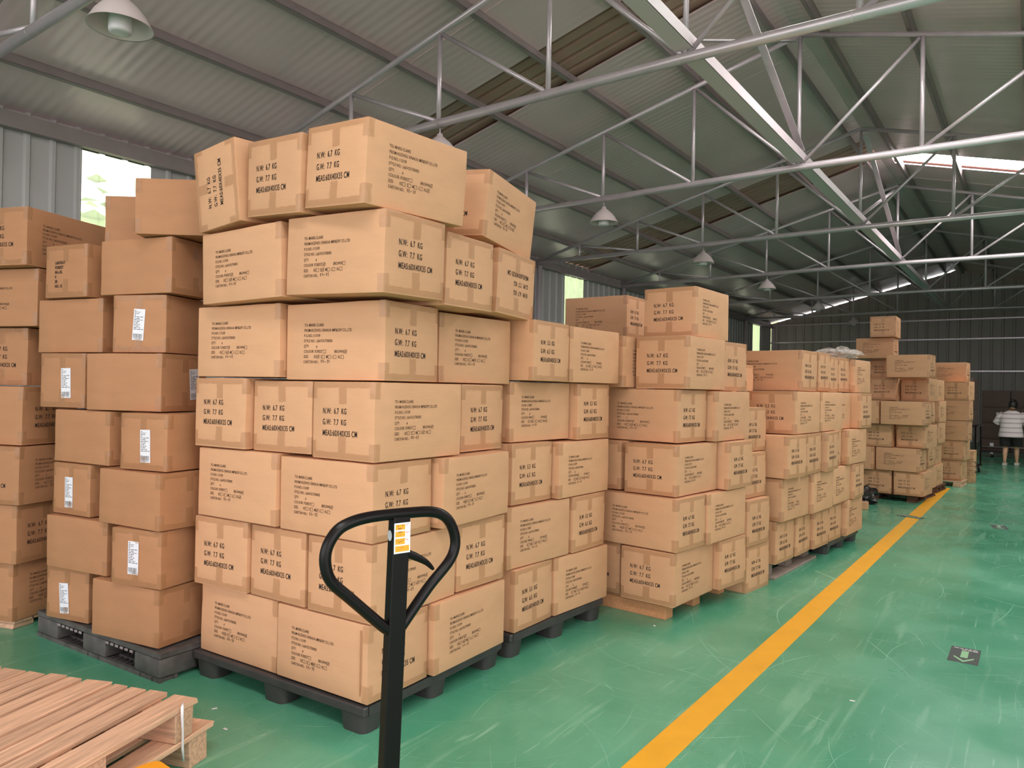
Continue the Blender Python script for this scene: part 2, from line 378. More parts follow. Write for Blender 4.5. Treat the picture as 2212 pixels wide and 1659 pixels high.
# far gable wall: sheets stop a little short of the left roof slope, so daylight shows as a slit
wf = MB().box(XL, XR, YF+.05, YF+.08, 0, .25).obj('wall_far', M['wall_far']); tag(wf, kind='structure')
x = XL
while x < XR-.01:
    x1 = min(x+.9538, XR)
    ribbed('x', YF+.02, x, x1, 0, lambda u: z_lin(u)-(.045 if u < XRDG else -.03), -1, pitch=.32, h=.035).obj('wall_panel', M['wall_far'], wf); x = x1
for i, z in enumerate((4.12, 3.45, 2.35)):
    o = MB().box(XL, XR, YF-.11, YF-.03, z, z+.045).obj('trim_%d' % (i+3), M['galv']); tag(o, kind='structure')
# unseen right wall; its guessed door and bays are sized for their light
wr = MB().box(XR, XR+.05, YB, YF, 3.5, 4.3).obj('wall_right', M['wall']); tag(wr, kind='structure')
OPEN = [(-4.0, 2.4, 0), (5.0, 6.2, 1.8), (12.4, 13.6, 1.8)]
prev = YB
for a, b, z in OPEN:
    MB().box(XR, XR+.05, prev, a, 0, 3.5).obj('wall_section', M['wall'], wr)
    if z: MB().box(XR, XR+.05, a, b, 0, z).obj('wall_section', M['wall'], wr)
    prev = b
MB().box(XR, XR+.05, prev, YF, 0, 3.5).obj('wall_section', M['wall'], wr)

# ---- hedges outside the windows of the left wall
def hedge(y, seed, h):
    bm = bmesh.new(); rr = random.Random(seed)
    for k in range(420):
        c = Vector((rr.gauss(0, .8), rr.uniform(-3.2, 3.2), 0)); c.z = rr.uniform(0, 1)**.7*h*(1-.12*abs(c.y)/3)
        a = Matrix.Rotation(rr.uniform(0, 6.3), 3, 'Z') @ Matrix.Rotation(rr.uniform(-1, 1), 3, 'X')
        s = rr.uniform(.28, .5)
        pts = [Vector((-s*.5, 0, 0)), Vector((0, -s*.28, .04)), Vector((s*.5, 0, 0)), Vector((0, s*.28, .04))]
        bm.faces.new([bm.verts.new(a @ p+c) for p in pts])
    for k in range(5):
        r = bmesh.ops.create_icosphere(bm, subdivisions=2, radius=1.0); yy = -2.4+k*1.2
        for v in r['verts']:
            v.co = Vector((v.co.x*.9, v.co.y*1.1+yy, v.co.z*h*.46+h*.46))*(1+0*v.co.x)+Vector((0, 0, 0)); v.co += noise.noise_vector(v.co*1.7)*.3
    me = bpy.data.meshes.new('hedge'); bm.to_mesh(me); bm.free(); o = link('hedge', me, None, M['leaf']); o.location = (-13.6, y, -.06); return o
for i, (y, h, t) in enumerate(((6.3, 5.0, 'sunlit pale hedge seen through the nearest wall window'), (22.8, 8.5, 'green hedge seen through the second visible wall window'), (43.5, 9.5, 'green hedge seen through the farthest narrow wall window'))):
    tag(hedge(y, i+1, h), t, 'hedge', 'hedges outside the windows')

# ---- roof trusses
TY = [2.41, 5.55, 8.97, 12.68, 16.5, 21.2, 26.0]
NX = [-8.38, -7.4, -6.15, -4.88, -3.59, XRDG, -1.03, .26, 1.53, 2.8, 3.78]
def zt(x): return 4.1+SL*(min(x-XL, XR-x))
def make_truss():
    t = empty('roof_truss')
    P = lambda x, z: (x, 0, z)
    MB().tube([P(XL+.05, 4.1), P(XRDG, 4.15), P(XR-.05, 4.1)], .042, 12).obj('bottom_chord', M['galv'], t)
    MB().tube([P(XL+.05, 4.12), P(XRDG, zt(XRDG))], .03, 10).obj('top_chord', M['galv'], t)
    MB().tube([P(XR-.05, 4.12), P(XRDG, zt(XRDG))], .03, 10).obj('top_chord', M['galv'], t)
    for k, x in enumerate(NX[1:-1]):
        MB().tube([P(x, z_low(x)), P(x, zt(x))], .024, 8).obj('post', M['galv'], t)
        MB().tube([P(x-.045, z_low(x)), P(x-.039, z_low(x))], .0445, 12, cap=False).obj('weld_ring', M['white_enamel'], t)
    for k in range(1, 5):
        a, b = NX[k], NX[k+1]; MB().tube([P(a+.03, zt(a)-.03), P(b-.03, z_low(b)+.03)], .021, 8).obj('diagonal', M['galv'], t)
        a, b = NX[10-k], NX[9-k]; MB().tube([P(a-.03, zt(a)-.03), P(b+.03, z_low(b)+.03)], .021, 8).obj('diagonal', M['galv'], t)
    return t
ORD = ['nearest', 'second', 'third', 'fourth', 'fifth', 'sixth', 'farthest']
t0 = make_truss()
for i, y in enumerate(TY):
    t = t0 if i == 0 else copy_tree(t0); t.location = (0, y, 0)
    tag(t, 'galvanised tube roof truss, %s from the camera' % ORD[i] if i else 'galvanised tube roof truss, nearest, cut by top left corner', 'truss', 'roof trusses')
tb = MB(); z = 4.25
tb.box(XRDG-.07, XRDG+.07, YB, 26.1, z-.045, z-.038); tb.box(XRDG+.062, XRDG+.07, YB, 26.1, z-.045, z+.06); tb.box(XRDG-.07, XRDG-.062, YB, 26.1, z-.045, z+.06)
o = tb.obj('tie_beam', M['tie_steel']); tag(o, 'long galvanised channel beam tying the trusses under the ridge', 'beam')
for i, (a, b, l) in enumerate(((5.55, 8.97, 'crossed flat steel braces under the ridge, nearer pair'), (12.68, 16.5, 'crossed flat steel braces under the ridge, farther pair'))):
    e = empty('cross_brace', (XRDG, a, 0)); tag(e, l, 'brace', 'ridge braces')
    MB().bar((.05, .06, 5.62), (.05, b-a-.06, 4.32), .012, .075, up=(1, 0, 0)).obj('brace_bar', M['galv'], e)
    MB().bar((-.04, .06, 4.32), (-.04, b-a-.06, 5.62), .012, .075, up=(1, 0, 0)).obj('brace_bar', M['galv'], e)
COLT = {3: 'silver steel column rising behind the second stack', 4: 'steel wall column below the fifth truss', 5: 'steel wall column below the sixth truss', 6: 'dark steel wall column beside the farthest window', 2: 'steel wall column below the third truss, hidden by stacks'}
for i in (2, 3, 4, 5, 6):
    e = empty('steel_column', (XL+.1, TY[i]+.1, 0)); tag(e, COLT[i], 'column', 'wall columns')
    MB().tube([(0, 0, .012), (0, 0, 4.06)], .055, 12).obj('shaft', M['galv'], e)
    MB().box(-.1, .1, -.1, .1, 0, .014).obj('base_plate', M['paint_steel'], e)

# ---- bell pendant lamps under the bottom chords
def make_lamp():
    e = empty('pendant_lamp')
    MB().tube([(0, 0, -.01), (0, 0, -.085)], .007, 8).obj('stem', M['galv'], e)
    MB().tube([(.0, -.05, .0), (.0, -.05, .02), (0, 0, .05), (0, .05, .02), (0, .05, 0), (0, 0, -.012)], .004, 6, closed=True).obj('hook', M['paint_steel'], e)
    MB().lathe([(.0, -.068), (.028, -.07), (.034, -.10), (.05, -.107), (.062, -.118), (.115, -.165), (.155, -.215), (.18, -.262), (.196, -.29), (.2, -.294), (.192, -.29), (.174, -.26), (.15, -.215), (.11, -.168), (.058, -.124), (0, -.12)], 40).obj('shade', M['white_enamel'], e)
    MB().lathe([(.0, -.12), (.045, -.13), (.05, -.19), (.066, -.2), (.07, -.21), (.07, -.315), (.066, -.325), (.05, -.33), (0, -.331)], 28).obj('bulb', M['bulb'], e)
    return e
l0 = make_lamp()
LL = ['white bell pendant lamp with thick bulb, large at top left', 'white bell pendant lamp half hidden behind the top carton', 'bell pendant lamp fully in view, third from the camera',
      'bell pendant lamp, fourth from the camera', 'bell pendant lamp, fifth from the camera', 'small dim bell pendant lamp, sixth from the camera', 'tiny dim bell pendant lamp, farthest from the camera']
for i, y in enumerate(TY):
    l = l0 if i == 0 else copy_tree(l0); l.location = (-4.86, y, z_low(-4.86)-.042); tag(l, LL[i], 'lamp', 'hanging bell lamps')
# ================================================================ CARTONS
# id, x, y, z of the near lower corner, yaw, tilts, width, depth, height
BOXES=[
('A0a',-2.928,2.243,0.127,2.3,0.0,0.0,0.600,0.400,0.350),
('A0b',-2.319,2.248,0.133,1.7,0.0,0.0,0.600,0.400,0.344),
('A0c',-2.302,2.655,0.136,2.0,0.0,0.0,0.400,0.600,0.343),
('A1a',-3.129,2.210,0.479,4.8,0.0,0.0,0.400,0.600,0.351),
('A1b',-2.727,2.236,0.479,1.2,0.0,0.0,0.400,0.600,0.345),
('A1c',-2.312,2.249,0.479,2.2,0.0,0.0,0.400,0.600,0.345),
('A1d',-2.333,2.853,0.485,-0.7,0.0,0.0,0.600,0.400,0.347),
('A2a',-2.909,2.206,0.831,2.7,0.0,0.0,0.600,0.400,0.350),
('A2b',-2.307,2.244,0.825,2.1,0.0,0.0,0.600,0.400,0.346),
('A2c',-2.269,2.665,0.834,4.4,0.0,0.0,0.400,0.600,0.336),
('A3a',-3.128,2.185,1.183,2.9,0.0,0.0,0.400,0.600,0.353),
('A3b',-2.712,2.246,1.182,4.3,0.0,0.0,0.400,0.600,0.343),
('A3c',-2.308,2.247,1.172,0.6,0.0,0.0,0.400,0.600,0.353),
('A3d',-2.388,2.935,1.171,3.9,0.0,0.0,0.600,0.400,0.355),
('A4a',-2.904,2.207,1.537,5.1,0.0,0.0,0.600,0.400,0.356),
('A4b',-2.302,2.295,1.526,5.6,0.0,0.0,0.600,0.400,0.359),
('A4c',-2.437,2.807,1.527,-1.3,0.0,0.0,0.400,0.600,0.359),
('A5a',-2.788,2.120,1.900,1.5,0.8,-0.8,0.600,0.400,0.350),
('A5b',-2.180,2.159,1.886,2.2,1.2,2.0,0.600,0.400,0.350),
('A5c',-2.244,2.623,1.886,3.3,0.4,1.0,0.600,0.400,0.350),
('A5d',-2.314,3.113,1.902,4.4,-2.0,1.3,0.600,0.400,0.350),
('A6a',-3.046,2.078,2.268,-0.9,3.2,-4.0,0.350,0.600,0.400),
('A6b',-2.623,2.084,2.254,-1.9,2.5,3.7,0.400,0.600,0.350),
('A6c',-2.212,2.072,2.238,-3.2,1.1,4.5,0.400,0.600,0.350),
('A6d',-2.298,2.968,2.277,9.9,-3.3,4.5,0.400,0.600,0.350),
('B0a',-4.289,2.020,0.150,12.9,0.0,0.0,0.348,0.522,0.304),
('B0b',-3.613,2.044,0.151,9.7,0.0,0.0,0.522,0.348,0.301),
('B1a',-4.062,2.002,0.454,9.9,0.0,0.0,0.522,0.348,0.296),
('B1b',-3.592,2.039,0.453,13.7,0.0,0.0,0.348,0.522,0.297),
('B2a',-4.238,1.990,0.752,7.1,0.0,0.0,0.348,0.522,0.292),
('B2b',-3.580,2.018,0.751,5.4,0.0,0.0,0.522,0.348,0.293),
('B3a',-4.086,2.013,1.045,6.2,0.0,0.0,0.522,0.348,0.300),
('B3b',-3.606,2.067,1.045,11.3,0.0,0.0,0.348,0.522,0.300),
('B4a',-4.382,2.019,1.350,16.1,0.0,0.0,0.348,0.522,0.316),
('B4b',-3.772,2.123,1.346,17.1,0.0,0.0,0.522,0.348,0.316),
('B5a',-4.316,2.077,1.667,14.3,0.0,0.0,0.522,0.348,0.314),
('B5b',-3.819,2.169,1.663,21.0,0.0,0.0,0.348,0.522,0.319),
('B6a',-4.399,2.024,1.983,12.9,0.0,0.0,0.348,0.522,0.308),
('B6b',-3.771,2.166,1.983,14.3,0.0,0.0,0.522,0.348,0.308),
('B7b',-3.927,2.039,2.292,-51.0,0.0,0.0,0.348,0.522,0.304),
('C6',-4.870,1.900,2.184,20.0,0.0,0.0,0.404,0.606,0.353),
('C5',-4.901,1.977,1.829,20.0,0.0,0.0,0.606,0.404,0.354),
('C4',-5.034,1.980,1.470,20.0,0.0,0.0,0.404,0.606,0.358),
('C3',-4.896,1.906,1.114,20.0,0.0,0.0,0.606,0.404,0.355),
('C2',-4.867,1.884,0.763,20.0,0.0,0.0,0.404,0.606,0.350),
('C1',-4.917,1.896,0.408,20.0,0.0,0.0,0.606,0.404,0.355),
('C0',-4.980,1.907,0.052,20.0,0.0,0.0,0.404,0.606,0.354),
('D4a',-2.297,3.456,1.550,1.2,0.0,0.0,0.600,0.400,0.349),
('D4b',-2.329,3.899,1.548,-2.9,0.0,0.0,0.400,0.600,0.350),
('D3a',-2.435,3.425,1.195,-3.5,0.0,0.0,0.400,0.600,0.352),
('D3b',-2.348,4.039,1.187,-1.8,0.0,0.0,0.600,0.400,0.359),
('D2a',-2.395,3.398,0.843,-2.5,0.0,0.0,0.600,0.400,0.351),
('D2b',-2.336,3.809,0.841,-1.8,0.0,0.0,0.400,0.600,0.345),
('D1a',-2.385,3.347,0.491,-4.7,0.0,0.0,0.400,0.600,0.349),
('D1b',-2.329,3.973,0.489,-1.2,0.0,0.0,0.600,0.400,0.351),
('D0a',-2.355,3.392,0.138,0.4,0.0,0.0,0.600,0.400,0.352),
('D0b',-2.347,3.796,0.138,-4.0,0.0,0.0,0.400,0.600,0.350),
('E0b',-1.885,4.498,0.109,-4.1,0.0,0.0,0.400,0.600,0.354),
('E0a',-2.304,4.566,0.113,-6.0,0.0,0.0,0.400,0.600,0.352),
('E0c',-1.799,5.099,0.112,-8.7,0.0,0.0,0.600,0.400,0.351),
('E1a',-1.867,4.490,0.466,-6.1,0.0,0.0,0.600,0.400,0.348),
('E1b',-1.808,4.890,0.463,-6.2,0.0,0.0,0.400,0.600,0.348),
('E2b',-1.893,4.537,0.816,-5.2,0.0,0.0,0.400,0.600,0.339),
('E2a',-2.330,4.607,0.819,-6.0,0.0,0.0,0.400,0.600,0.340),
('E2c',-1.759,5.149,0.813,-6.5,0.0,0.0,0.600,0.400,0.342),
('E3a',-1.932,4.640,1.160,-6.8,0.0,0.0,0.600,0.400,0.360),
('E3b',-1.820,5.051,1.156,-4.3,0.0,0.0,0.400,0.600,0.358),
('E4b',-1.883,4.674,1.520,-4.3,0.0,0.0,0.400,0.600,0.365),
('E4a',-2.313,4.583,1.526,-6.0,0.0,0.0,0.400,0.600,0.359),
('E4c',-1.887,5.358,1.515,-7.2,0.0,0.0,0.600,0.400,0.370),
('E5b',-1.906,4.858,1.886,-2.3,0.0,0.0,0.400,0.600,0.350),
('E5a',-2.760,5.521,1.950,0.3,0.0,0.0,0.600,0.400,0.350),
('F0',-1.750,5.547,-0.001,-7.6,0.0,0.0,0.600,0.400,0.351),
('F1',-1.738,5.516,0.351,-7.0,0.0,0.0,0.600,0.400,0.349),
('F2',-1.785,5.560,0.701,-7.0,0.0,0.0,0.600,0.400,0.346),
('F3',-1.817,5.656,1.048,-7.0,0.0,0.0,0.600,0.400,0.346),
('F4',-2.030,5.998,1.395,-7.0,0.0,0.0,0.600,0.400,0.350),
('G4a',-1.601,6.465,1.527,-4.5,0.0,0.0,0.600,0.400,0.350),
('G4b',-1.578,6.945,1.533,-1.9,0.0,0.0,0.600,0.400,0.350),
('G4c',-1.605,7.486,1.525,0.4,0.0,0.0,0.600,0.400,0.350),
('H4a',-1.605,7.890,1.530,-3.7,0.0,0.0,0.600,0.400,0.350),
('H4b',-1.538,8.289,1.525,-5.6,0.0,0.0,0.400,0.600,0.350),
('G3a',-1.590,6.235,1.171,-5.3,0.0,0.0,0.400,0.600,0.356),
('G3b',-1.530,6.837,1.175,-5.5,0.0,0.0,0.400,0.600,0.351),
('H3a',-1.558,7.457,1.167,-3.5,0.0,0.0,0.400,0.600,0.357),
('H3b',-1.423,8.052,1.167,-4.6,0.0,0.0,0.600,0.400,0.357),
('G2a',-1.592,6.036,0.825,-7.0,0.0,0.0,0.600,0.400,0.345),
('G2b',-1.554,6.470,0.823,-3.8,0.0,0.0,0.600,0.400,0.347),
('G2c',-1.485,6.897,0.823,-1.3,0.0,0.0,0.600,0.400,0.351),
('H2a',-1.535,7.311,0.823,-0.3,0.0,0.0,0.600,0.400,0.344),
('H2b',-1.474,7.709,0.824,-5.9,0.0,0.0,0.400,0.600,0.342),
('G1a',-1.642,6.077,0.474,-5.8,0.0,0.0,0.400,0.600,0.348),
('G1b',-1.556,6.686,0.472,-4.2,0.0,0.0,0.400,0.600,0.350),
('H1a',-1.524,7.291,0.476,-3.9,0.0,0.0,0.400,0.600,0.346),
('H1b',-1.450,7.899,0.476,-3.0,0.0,0.0,0.600,0.400,0.347),
('G0a',-1.694,6.096,0.122,-6.2,0.0,0.0,0.600,0.400,0.351),
('G0b',-1.645,6.528,0.120,-3.3,0.0,0.0,0.600,0.400,0.352),
('G0c',-1.597,6.929,0.121,-5.9,0.0,0.0,0.600,0.400,0.350),
('H0a',-1.570,7.346,0.121,-6.0,0.0,0.0,0.600,0.400,0.354),
('H0b',-1.492,7.759,0.124,-3.9,0.0,0.0,0.400,0.600,0.351),
('I0a',-1.674,11.778,0.099,-6.5,0.0,0.0,0.380,0.570,0.333),
('I0b',-1.271,11.708,0.099,-6.2,0.0,0.0,0.380,0.570,0.336),
('I0c',-1.313,12.591,0.100,-6.5,0.0,0.0,0.380,0.570,0.333),
('I1a',-1.903,11.715,0.433,-6.5,0.0,0.0,0.570,0.380,0.333),
('I1b',-1.320,11.678,0.435,-8.4,0.0,0.0,0.570,0.380,0.331),
('I1c',-1.300,12.593,0.434,-6.5,0.0,0.0,0.570,0.380,0.332),
('I2a',-1.674,11.734,0.767,-6.5,0.0,0.0,0.380,0.570,0.328),
('I2b',-1.260,11.774,0.768,-10.0,0.0,0.0,0.380,0.570,0.327),
('I3a',-1.826,11.609,1.099,-6.5,0.0,0.0,0.570,0.380,0.332),
('I3b',-1.244,11.562,1.096,-6.7,0.0,0.0,0.570,0.380,0.332),
('I3c',-1.280,12.400,1.100,-6.5,0.0,0.0,0.570,0.380,0.326),
('I4a',-1.702,12.327,1.435,-6.5,0.0,0.0,0.380,0.570,0.334),
('I4b',-1.297,12.471,1.427,-6.3,0.0,0.0,0.380,0.570,0.343),
('I5a',-1.240,12.021,1.770,-6.2,0.0,0.0,0.570,0.380,0.332),
('I5b',-1.360,12.750,1.771,-6.5,0.0,0.0,0.570,0.380,0.332),
('K0',-1.896,13.545,1.770,0.1,0.0,0.0,0.380,0.570,0.332),
('K1',-1.870,13.203,2.104,-3.3,0.0,0.0,0.570,0.380,0.333),
('K2',-1.821,13.056,2.438,0.8,0.0,0.0,0.380,0.570,0.332),
('J0',-1.259,13.200,0.099,-5.0,0.0,0.0,0.380,0.570,0.333),
('J1',-1.284,13.200,0.433,-5.0,0.0,0.0,0.380,0.570,0.333),
('J2',-1.234,13.200,0.767,-5.0,0.0,0.0,0.380,0.570,0.329),
('J3',-1.225,13.200,1.097,-5.0,0.0,0.0,0.380,0.570,0.334),
('J4',-1.256,13.200,1.432,-5.0,0.0,0.0,0.380,0.570,0.332),
('L0',-1.008,14.442,0.100,-5.0,0.0,0.0,0.380,0.570,0.332),
('L1',-0.968,14.450,0.433,-5.0,0.0,0.0,0.380,0.570,0.334),
('L2',-0.915,14.450,0.768,-5.0,0.0,0.0,0.570,0.380,0.334),
('L3',-0.902,14.450,1.103,-5.0,0.0,0.0,0.570,0.380,0.343),
('L4',-0.915,14.450,1.446,-5.0,0.0,0.0,0.380,0.570,0.321),
('L5',-0.981,14.900,1.768,-5.0,0.0,0.0,0.570,0.380,0.332),
('M0',-0.875,15.130,0.002,-5.0,0.0,0.0,0.380,0.333,0.570),
('B7a',-4.456,2.140,2.292,-51.0,0.0,0.0,0.348,0.522,0.304)]
# ---- printing (real flat print, cut as thin letter shapes)
def text_bm(bm, body, x, y, size, sx=.78, bold=.0, res=2):
    cu = bpy.data.curves.new('t', 'FONT'); cu.body = body; cu.size = size; cu.resolution_u = res; cu.space_character = 1.1 if res > 2 else 1.03; cu.offset = bold; cu.fill_mode = 'FRONT'
    ob = bpy.data.objects.new('t', cu); COL.objects.link(ob); bpy.context.view_layer.update()
    me = bpy.data.meshes.new_from_object(ob.evaluated_get(bpy.context.evaluated_depsgraph_get()))
    me.transform(Matrix.Translation((x, y, 0)) @ Matrix.Diagonal((sx, 1, 1, 1))); w = max([v.co.x for v in me.vertices], default=x)
    bm.from_mesh(me); bpy.data.meshes.remove(me); bpy.data.objects.remove(ob); bpy.data.curves.remove(cu); return w
def q2(bm, x0, y0, x1, y1): bm.faces.new([bm.verts.new(p) for p in ((x0, y0, 0), (x1, y0, 0), (x1, y1, 0), (x0, y1, 0))])
def stroke(bm, pts, w):
    for a, b in zip(pts, pts[1:]):
        a, b = Vector((*a, 0)), Vector((*b, 0)); d = (b-a).normalized(); s = Vector((-d.y, d.x, 0))*w/2
        bm.faces.new([bm.verts.new(p) for p in (a-s, b-s, b+s, a+s)])
def check(bm, x, y, s, tick):
    w = .0014
    q2(bm, x, y, x+s, y+w); q2(bm, x, y+s-w, x+s, y+s); q2(bm, x, y, x+w, y+s); q2(bm, x+s-w, y, x+s, y+s)
    if tick: stroke(bm, [(x+s*.2, y+s*.55), (x+s*.42, y+s*.25), (x+s*.85, y+s*.85)], .002)
def fin(bm, name):
    bmesh.ops.triangulate(bm, faces=[f for f in bm.faces if len(f.verts) > 4]); me = bpy.data.meshes.new(name); bm.to_mesh(me); bm.free(); me.materials.append(M['ink_light' if name == 'address_print' else 'ink']); return me
def address_mesh(kind, size_tick, col_tick, nums):
    """origin at the top left of the print; x right, y down is negative"""
    bm = bmesh.new(); S, P = .0185, .0236; b = .0001
    po, style, qty = ('113109', 'L66VOUT00005', '4') if kind == 1 else ('113047', 'L66VOUT00006', '8')
    text_bm(bm, 'TO: MARIE-CLAIRE', 0, -P, S, .76, b)
    text_bm(bm, 'FROM:HUZHOU XINHUA IMP&EXP CO.,LTD', 0, -2*P, S, .76, b)
    text_bm(bm, 'P.O.NO.:'+po, 0, -3*P, S, .76, b)
    text_bm(bm, 'STYLE NO.: '+style, 0, -4*P, S, .76, b)
    text_bm(bm, 'QTY:', 0, -5*P, S, .76, b); text_bm(bm, qty, .075, -5*P-.003, S, .76, b)
    cols = ('FOREST', 'BROWN') if kind == 1 else ('WINE', 'STONE')
    w = text_bm(bm, 'COLOUR: '+cols[0], 0, -6*P, S, .76, b); check(bm, w+.003, -6*P-.002, .016, col_tick == 0)
    w = text_bm(bm, cols[1], .185, -6*P, S, .76, b); check(bm, w+.003, -6*P-.002, .016, col_tick == 1)
    text_bm(bm, 'SIZE:', 0, -7*P, S, .76, b); x = .062
    for k, s in enumerate(('XS', 'S', 'M', 'L', 'XL') if kind == 1 else ('S', 'M', 'L', 'XL', 'XXL')):
        w = text_bm(bm, s, x, -7*P, S, .76, b); check(bm, w+.002, -7*P-.002, .016, k == size_tick); x = w+.026
    text_bm(bm, 'CARTON NO.:', 0, -8*P, S, .76, b); x = .105
    r = random.Random(nums)
    for d in nums:                                           # handwritten in marker
        if d == '-': stroke(bm, [(x, -8*P+.007), (x+.009, -8*P+.008)], .0022); x += .014; continue
        pts = [(x+r.uniform(0, .003), -8*P+.015), (x+.007, -8*P+.011+r.uniform(0, .004)), (x+r.uniform(0, .006), -8*P+.007), (x+.007, -8*P+r.uniform(0, .004))]
        stroke(bm, pts, .0022); x += .0105
    return fin(bm, 'address_print')
def weight_mesh(kind):
    S, P = .036, .049; b = .0005
    nw, gw = ('6.7', '7.7') if kind == 1 else ('5.5', '6.5')
    out = []
    for k, t in enumerate(('N.W:  %s  KG' % nw, 'G.W:  %s  KG' % gw, 'MEAS:60X40X35 CM')):
        bm = bmesh.new(); text_bm(bm, t, 0, -.028-k*P, S, .645, b, 3); out.append(fin(bm, 'weight_print'))
    return out
ADDR = {1: [address_mesh(1, 3, 1, '14-38'), address_mesh(1, 4, 1, '11-38'), address_mesh(1, 0, 1, '36-38'), address_mesh(1, 1, 0, '21-37'), address_mesh(1, 2, 1, '15-14')],
        2: [address_mesh(2, 4, 1, '9-17'), address_mesh(2, 2, 1, '12-19'), address_mesh(2, 3, 0, '17-22')]}
WGT = {1: weight_mesh(1), 2: weight_mesh(2)}
def stencil_mesh():
    bm = bmesh.new()
    for k, t in enumerate(('L66VOUT', 'FOREST', 'M-L-XL', '4', '30', 'NO. 12')): text_bm(bm, t, 0, -.02-.027*k, .024, .8, .0008)
    return fin(bm, 'stencil_print')
STN = stencil_mesh()
# ---- white stuck-on labels with lines and a bar code
def label_meshes():
    me = MB().box(-.036, .036, -.085, .085, 0, .0008).mesh('shipping_label')
    bm = bmesh.new(); r = random.Random(4)
    for k in range(13):
        z = .075-k*.0085; x0 = -.031
        for q in range(r.choice((1, 2, 3))):
            w = r.uniform(.006, .022); q2(bm, x0, z, min(x0+w, .031), z+.003); x0 += w+.004
            if x0 > .028: break
    x = -.031
    while x < .029:
        w = r.choice((.0006, .0009, .0015)); q2(bm, x, -.074, x+w, -.05); x += w+r.choice((.0012, .0018))
    for k in range(8): q2(bm, -.026+k*.0066, -.080, -.0225+k*.0066, -.0765)
    pr = bpy.data.meshes.new('label_print'); bm.to_mesh(pr); bm.free(); pr.materials.append(M['ink']); me.materials.append(M['paper']); return me, pr
LAB, LABP = label_meshes()

# ---- carton bodies and tape
_body = {}
def body_mesh(w, d, h, var, mk):
    key = (round(w, 2), round(d, 2), round(h, 3), var, mk)
    if key in _body: return _body[key]
    bm = bmesh.new(); bmesh.ops.create_cube(bm, size=1.0)
    bmesh.ops.subdivide_edges(bm, edges=bm.edges[:], cuts=3, use_grid_fill=True)
    rr = random.Random(var*31+int(w*100)); off = Vector((rr.uniform(0, 50), rr.uniform(0, 50), rr.uniform(0, 50)))
    W, D, H = w-.006, d-.006, h-.005
    for v in bm.verts:
        c = v.co.copy(); n = noise.noise_vector(c*1.6+off)
        ex = abs(abs(c.x)-.5) < 1e-4; ey = abs(abs(c.y)-.5) < 1e-4; ez = abs(abs(c.z)-.5) < 1e-4
        p = Vector((c.x*W, c.y*D, c.z*H+H/2))
        k = .0022 if (ex+ey+ez) >= 2 else .0011
        sgn = lambda q: (1 if q > 0 else -1)
        if ex: p.x -= sgn(c.x)*abs(n.x)*k
        if ey: p.y -= sgn(c.y)*abs(n.y)*k
        if ez and c.z > 0: p.z -= abs(n.z)*k*1.5
        if ex+ey == 2: p.x -= sgn(c.x)*max(0, n.z)*.004; p.y -= sgn(c.y)*max(0, n.y)*.004
        v.co = p
    bm.normal_update()
    e = [q for q in bm.edges if q.calc_face_angle(0) > .9]
    bmesh.ops.bevel(bm, geom=e, offset=.006, segments=2, profile=.6, affect='EDGES')
    me = bpy.data.meshes.new('carton'); bm.to_mesh(me); bm.free()
    for p in me.polygons: p.use_smooth = True
    me.set_sharp_from_angle(angle=R(40)); me.materials.append(M[mk]); _body[key] = me; return me
_tape = {}
def tape_mesh(w, h, var):
    """an H of tape over the closed end: strip along the edge, short tongue down the middle, tabs at the corners (one sheet); x across, y up, z out"""
    key = (round(w, 2), round(h, 2), var)
    if key in _tape: return _tape[key]
    out = []
    for top in (1, -1):
        bm = bmesh.new(); rr = random.Random(var*7+top+int(w*99)); nx, ny, cs = 16, 5, (w-.012)/16; rows = [0, .013, .026, .05, .075, .098]
        V = {}
        def vert(i, j):
            if (i, j) not in V:
                x = -(w-.012)/2+i*cs; y = rows[j]+rr.uniform(-.002, .002)*(j > 0)
                V[i, j] = bm.verts.new((x, top*(h/2-.006-y), .0006+rr.random()**2*.0042*(j < 4)))
            return V[i, j]
        for i in range(nx):
            for j in range(ny):
                if j < 2 or i in (7, 8) or (j < 4 and i in (0, 15) ):
                    bm.faces.new((vert(i, j), vert(i+1, j), vert(i+1, j+1), vert(i, j+1)))
        # flap that wraps round the vertical edges of the carton
        for sx, i in ((-1, 0), (1, nx)):
            prev = None
            for j in range(0, 5):
                a = vert(i, j); b = bm.verts.new((sx*(w/2+.0006), a.co.y, -.008)); c = bm.verts.new((sx*(w/2+.0008), a.co.y, -.034+rr.uniform(-.003, .003)))
                if prev:
                    bm.faces.new((prev[0], a, b, prev[1])); bm.faces.new((prev[1], b, c, prev[2]))
                prev = (a, b, c)
        bmesh.ops.recalc_face_normals(bm, faces=bm.faces)
        me = bpy.data.meshes.new('tape'); bm.to_mesh(me); bm.free()
        for p in me.polygons: p.use_smooth = True
        me.materials.append(M['tape']); out.append(me)
    _tape[key] = out; return out
def face_matrix(face, w, d, h, e=.0012):
    if face == 'L': return Matrix(((1, 0, 0, 0), (0, 0, -1, -d/2-e+.003), (0, 1, 0, h/2), (0, 0, 0, 1)))
    return Matrix(((0, 0, 1, w/2+e-.003), (1, 0, 0, 0), (0, 1, 0, h/2), (0, 0, 0, 1)))
def put(me, name, parent, m):
    if isinstance(me, list):
        for q in me: put(q, name, parent, m)
        return
    o = bpy.data.objects.new(name, me); COL.objects.link(o); o.parent = parent; o.matrix_local = m; return o

